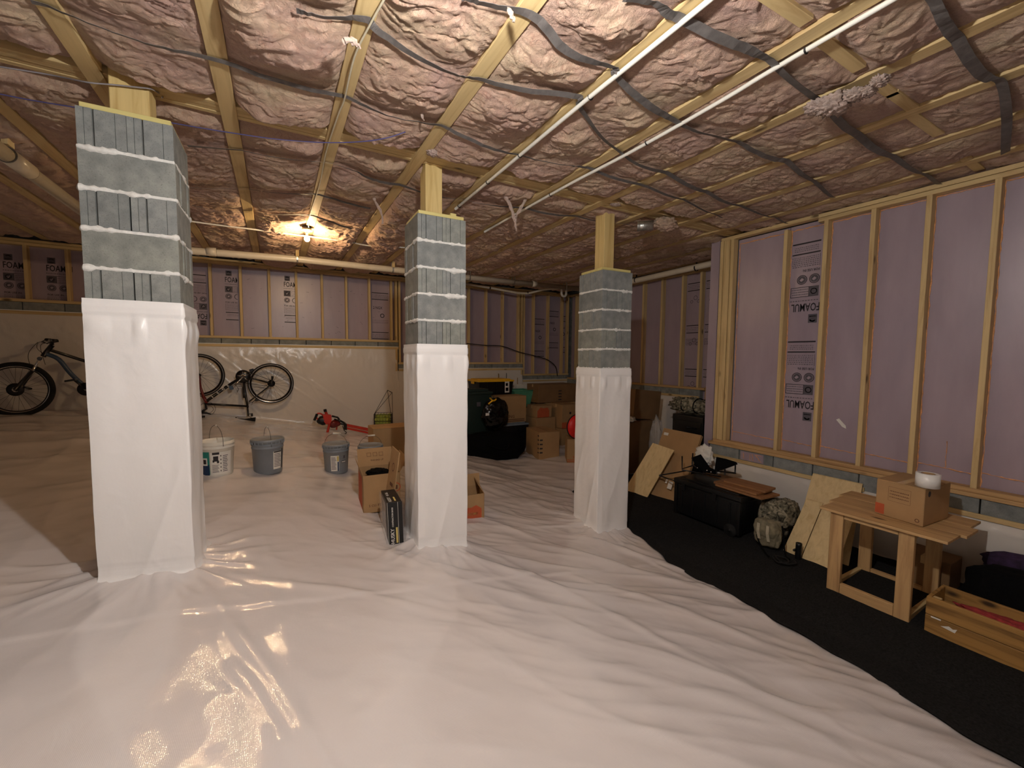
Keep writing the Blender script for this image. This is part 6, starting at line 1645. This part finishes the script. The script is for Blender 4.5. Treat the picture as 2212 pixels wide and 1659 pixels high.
# its near corner faces the camera: built from that corner
t = thing('cardboard_box', 'taped cardboard carton standing on the rough table under the tape roll', 'box', c0)
ul = Vector((.16, 1, 0)).normalized(); ur = Vector((1, -.06, 0)).normalized(); mb = MB(); mb.obox(c0, ul*.30, ur*.42, (0, 0, bh), .004); mb.build('carton', 'cardboard', t)
for s in (0, 1):
    mb = MB(); mb.obox(c0+Vector((0, 0, bh))+ul*(.151*s)+ur*.003, ul*.148, ur*.414, (0, 0, .004), .001); mb.build('flap', 'cardboard', t)
mb = MB(); mb.obox(c0+Vector((0, 0, bh+.0045))+ul*.127, ul*.048, ur*.42, (0, 0, .0005)); mb.build('tape', 'box_tape', t)
dd = Decal(c0+ul*.30, -ul, (0, 0, 1)); dd.ring(.265, .035, .009, .014, 0, 16); dd.rect(.0, .01, .06, .09, 1); dd.frame(.08, .13, .22, .24, .0015, 0); dd.lines(.09, .15, .21, .22, 3, 0, 4); dd.build('printing', ['print_brown', 'print_orange'], t)
dd = Decal(c0, ur, (0, 0, 1)); dd.ring(.07, .235, 0, .022, 0, 14); dd.build('handle_hole', ['ink'], t)
c = onX(2003, 1052, 4.16); tc = Vector((4.16, c.y, zt+bh+.009))
t = thing('tape_roll', 'thick white tape roll lying on the carton on the table', 'tape', tc)
mb = MB(); mb.lathe(tc, [(.040, 0), (.068, 0), (.068, .10), (.040, .10), (.040, 0)], 40); mb.build('tape_body', 'tape_white', t)
mb = MB(); mb.lathe(tc, [(.036, .001), (.0398, .001), (.0398, .099), (.036, .099), (.036, .001)], 32); mb.build('core', 'cardboard', t)
cbox('small brown carton under the rough table at the wall side', (4.53, 1.06, fz(4.6, 1)+.014), 0, .27, .30, .26, 'cardboard_dark')
# crate and its contents
cz0 = fz(3.95, .6)+.012; cz1 = CZ-1.64
t = thing('wooden_crate', 'long open wooden crate at the right edge, holding red cloth', 'crate', (3.95, .5, cz0))
def cb(name, lo, hi, m='crate_y'): mb_ = MB(); mb_.box(lo, hi, .003); mb_.build(name, m, t)
cb('side_board', (3.91, -.35, cz0), (3.932, 1.02, cz0+(cz1-cz0)*.5-.002)); cb('side_board', (3.91, -.35, cz0+(cz1-cz0)*.5+.002), (3.932, 1.02, cz1))
cb('side_board', (4.20, -.35, cz0), (4.222, 1.02, cz1)); cb('end_board', (3.934, 1.0, cz0), (4.198, 1.02, cz1)); cb('end_board', (3.934, -.35, cz0), (4.198, -.33, cz1)); cb('bottom_board', (3.934, -.33, cz0), (4.198, .998, cz0+.02)); cb('corner_cleat', (3.934, .955, cz0+.02), (3.975, .998, cz1-.004), 'pine_z')
dd = Decal((3.909, 1.0, cz0), (0, -1, 0), (0, 0, 1)); dd.n = Vector((-1, 0, 0)); dd.o = Vector((3.9085, 1.0, cz0)); dd.rect(.01, .115, .06, .125, 0); dd.mb.poly([dd.P(.06, .08), dd.P(.10, .10), dd.P(.12, .09), dd.P(.14, .10), dd.P(.13, .07)]); dd.build('paper_residue', ['paper'], t)
mb = MB(); mb.blob((4.06, .60, cz0+.17), (.10, .33, .06), 3, .22, 3.4, 5); o = mb.build('red_garment', 'red_cloth'); tag(o, 'crumpled red cloth heaped in the wooden crate', 'cloth')
t = thing('cushion_bag', 'long dark padded bag lying between the wooden crate and the right wall', 'bag', (4.42, .6, cz0))
zt = CZ-1.43
mb = MB(); mb.blob((4.42, .36, (cz0+zt)/2), (.17, .60, (zt-cz0)/2), 6, .06, 2, 4, .5); mb.build('bag_body', 'black_fabric', t)
mb = MB(); mb.blob((4.73, .42, zt-.13), (.09, .50, .16), 8, .12, 3, 4, .3); o = mb.build('patterned_blanket', 'purple_cloth'); tag(o, 'dark purple patterned blanket wedged between the long padded bag and the wall', 'blanket')
# dark wedge of sheeting poking out left of the farthest pillar
a = FL(1237, 1056); mb = MB(); mb.prism([a+Vector((0, 0, .004)), a+Vector((.35, .05, .004)), a+Vector((.30, -.12, .004))], (0, 0, .012)); o = mb.build('cloth_corner', 'ground_fabric'); tag(o, 'dark folded sheet corner poking out left of the farthest pillar', 'sheet')
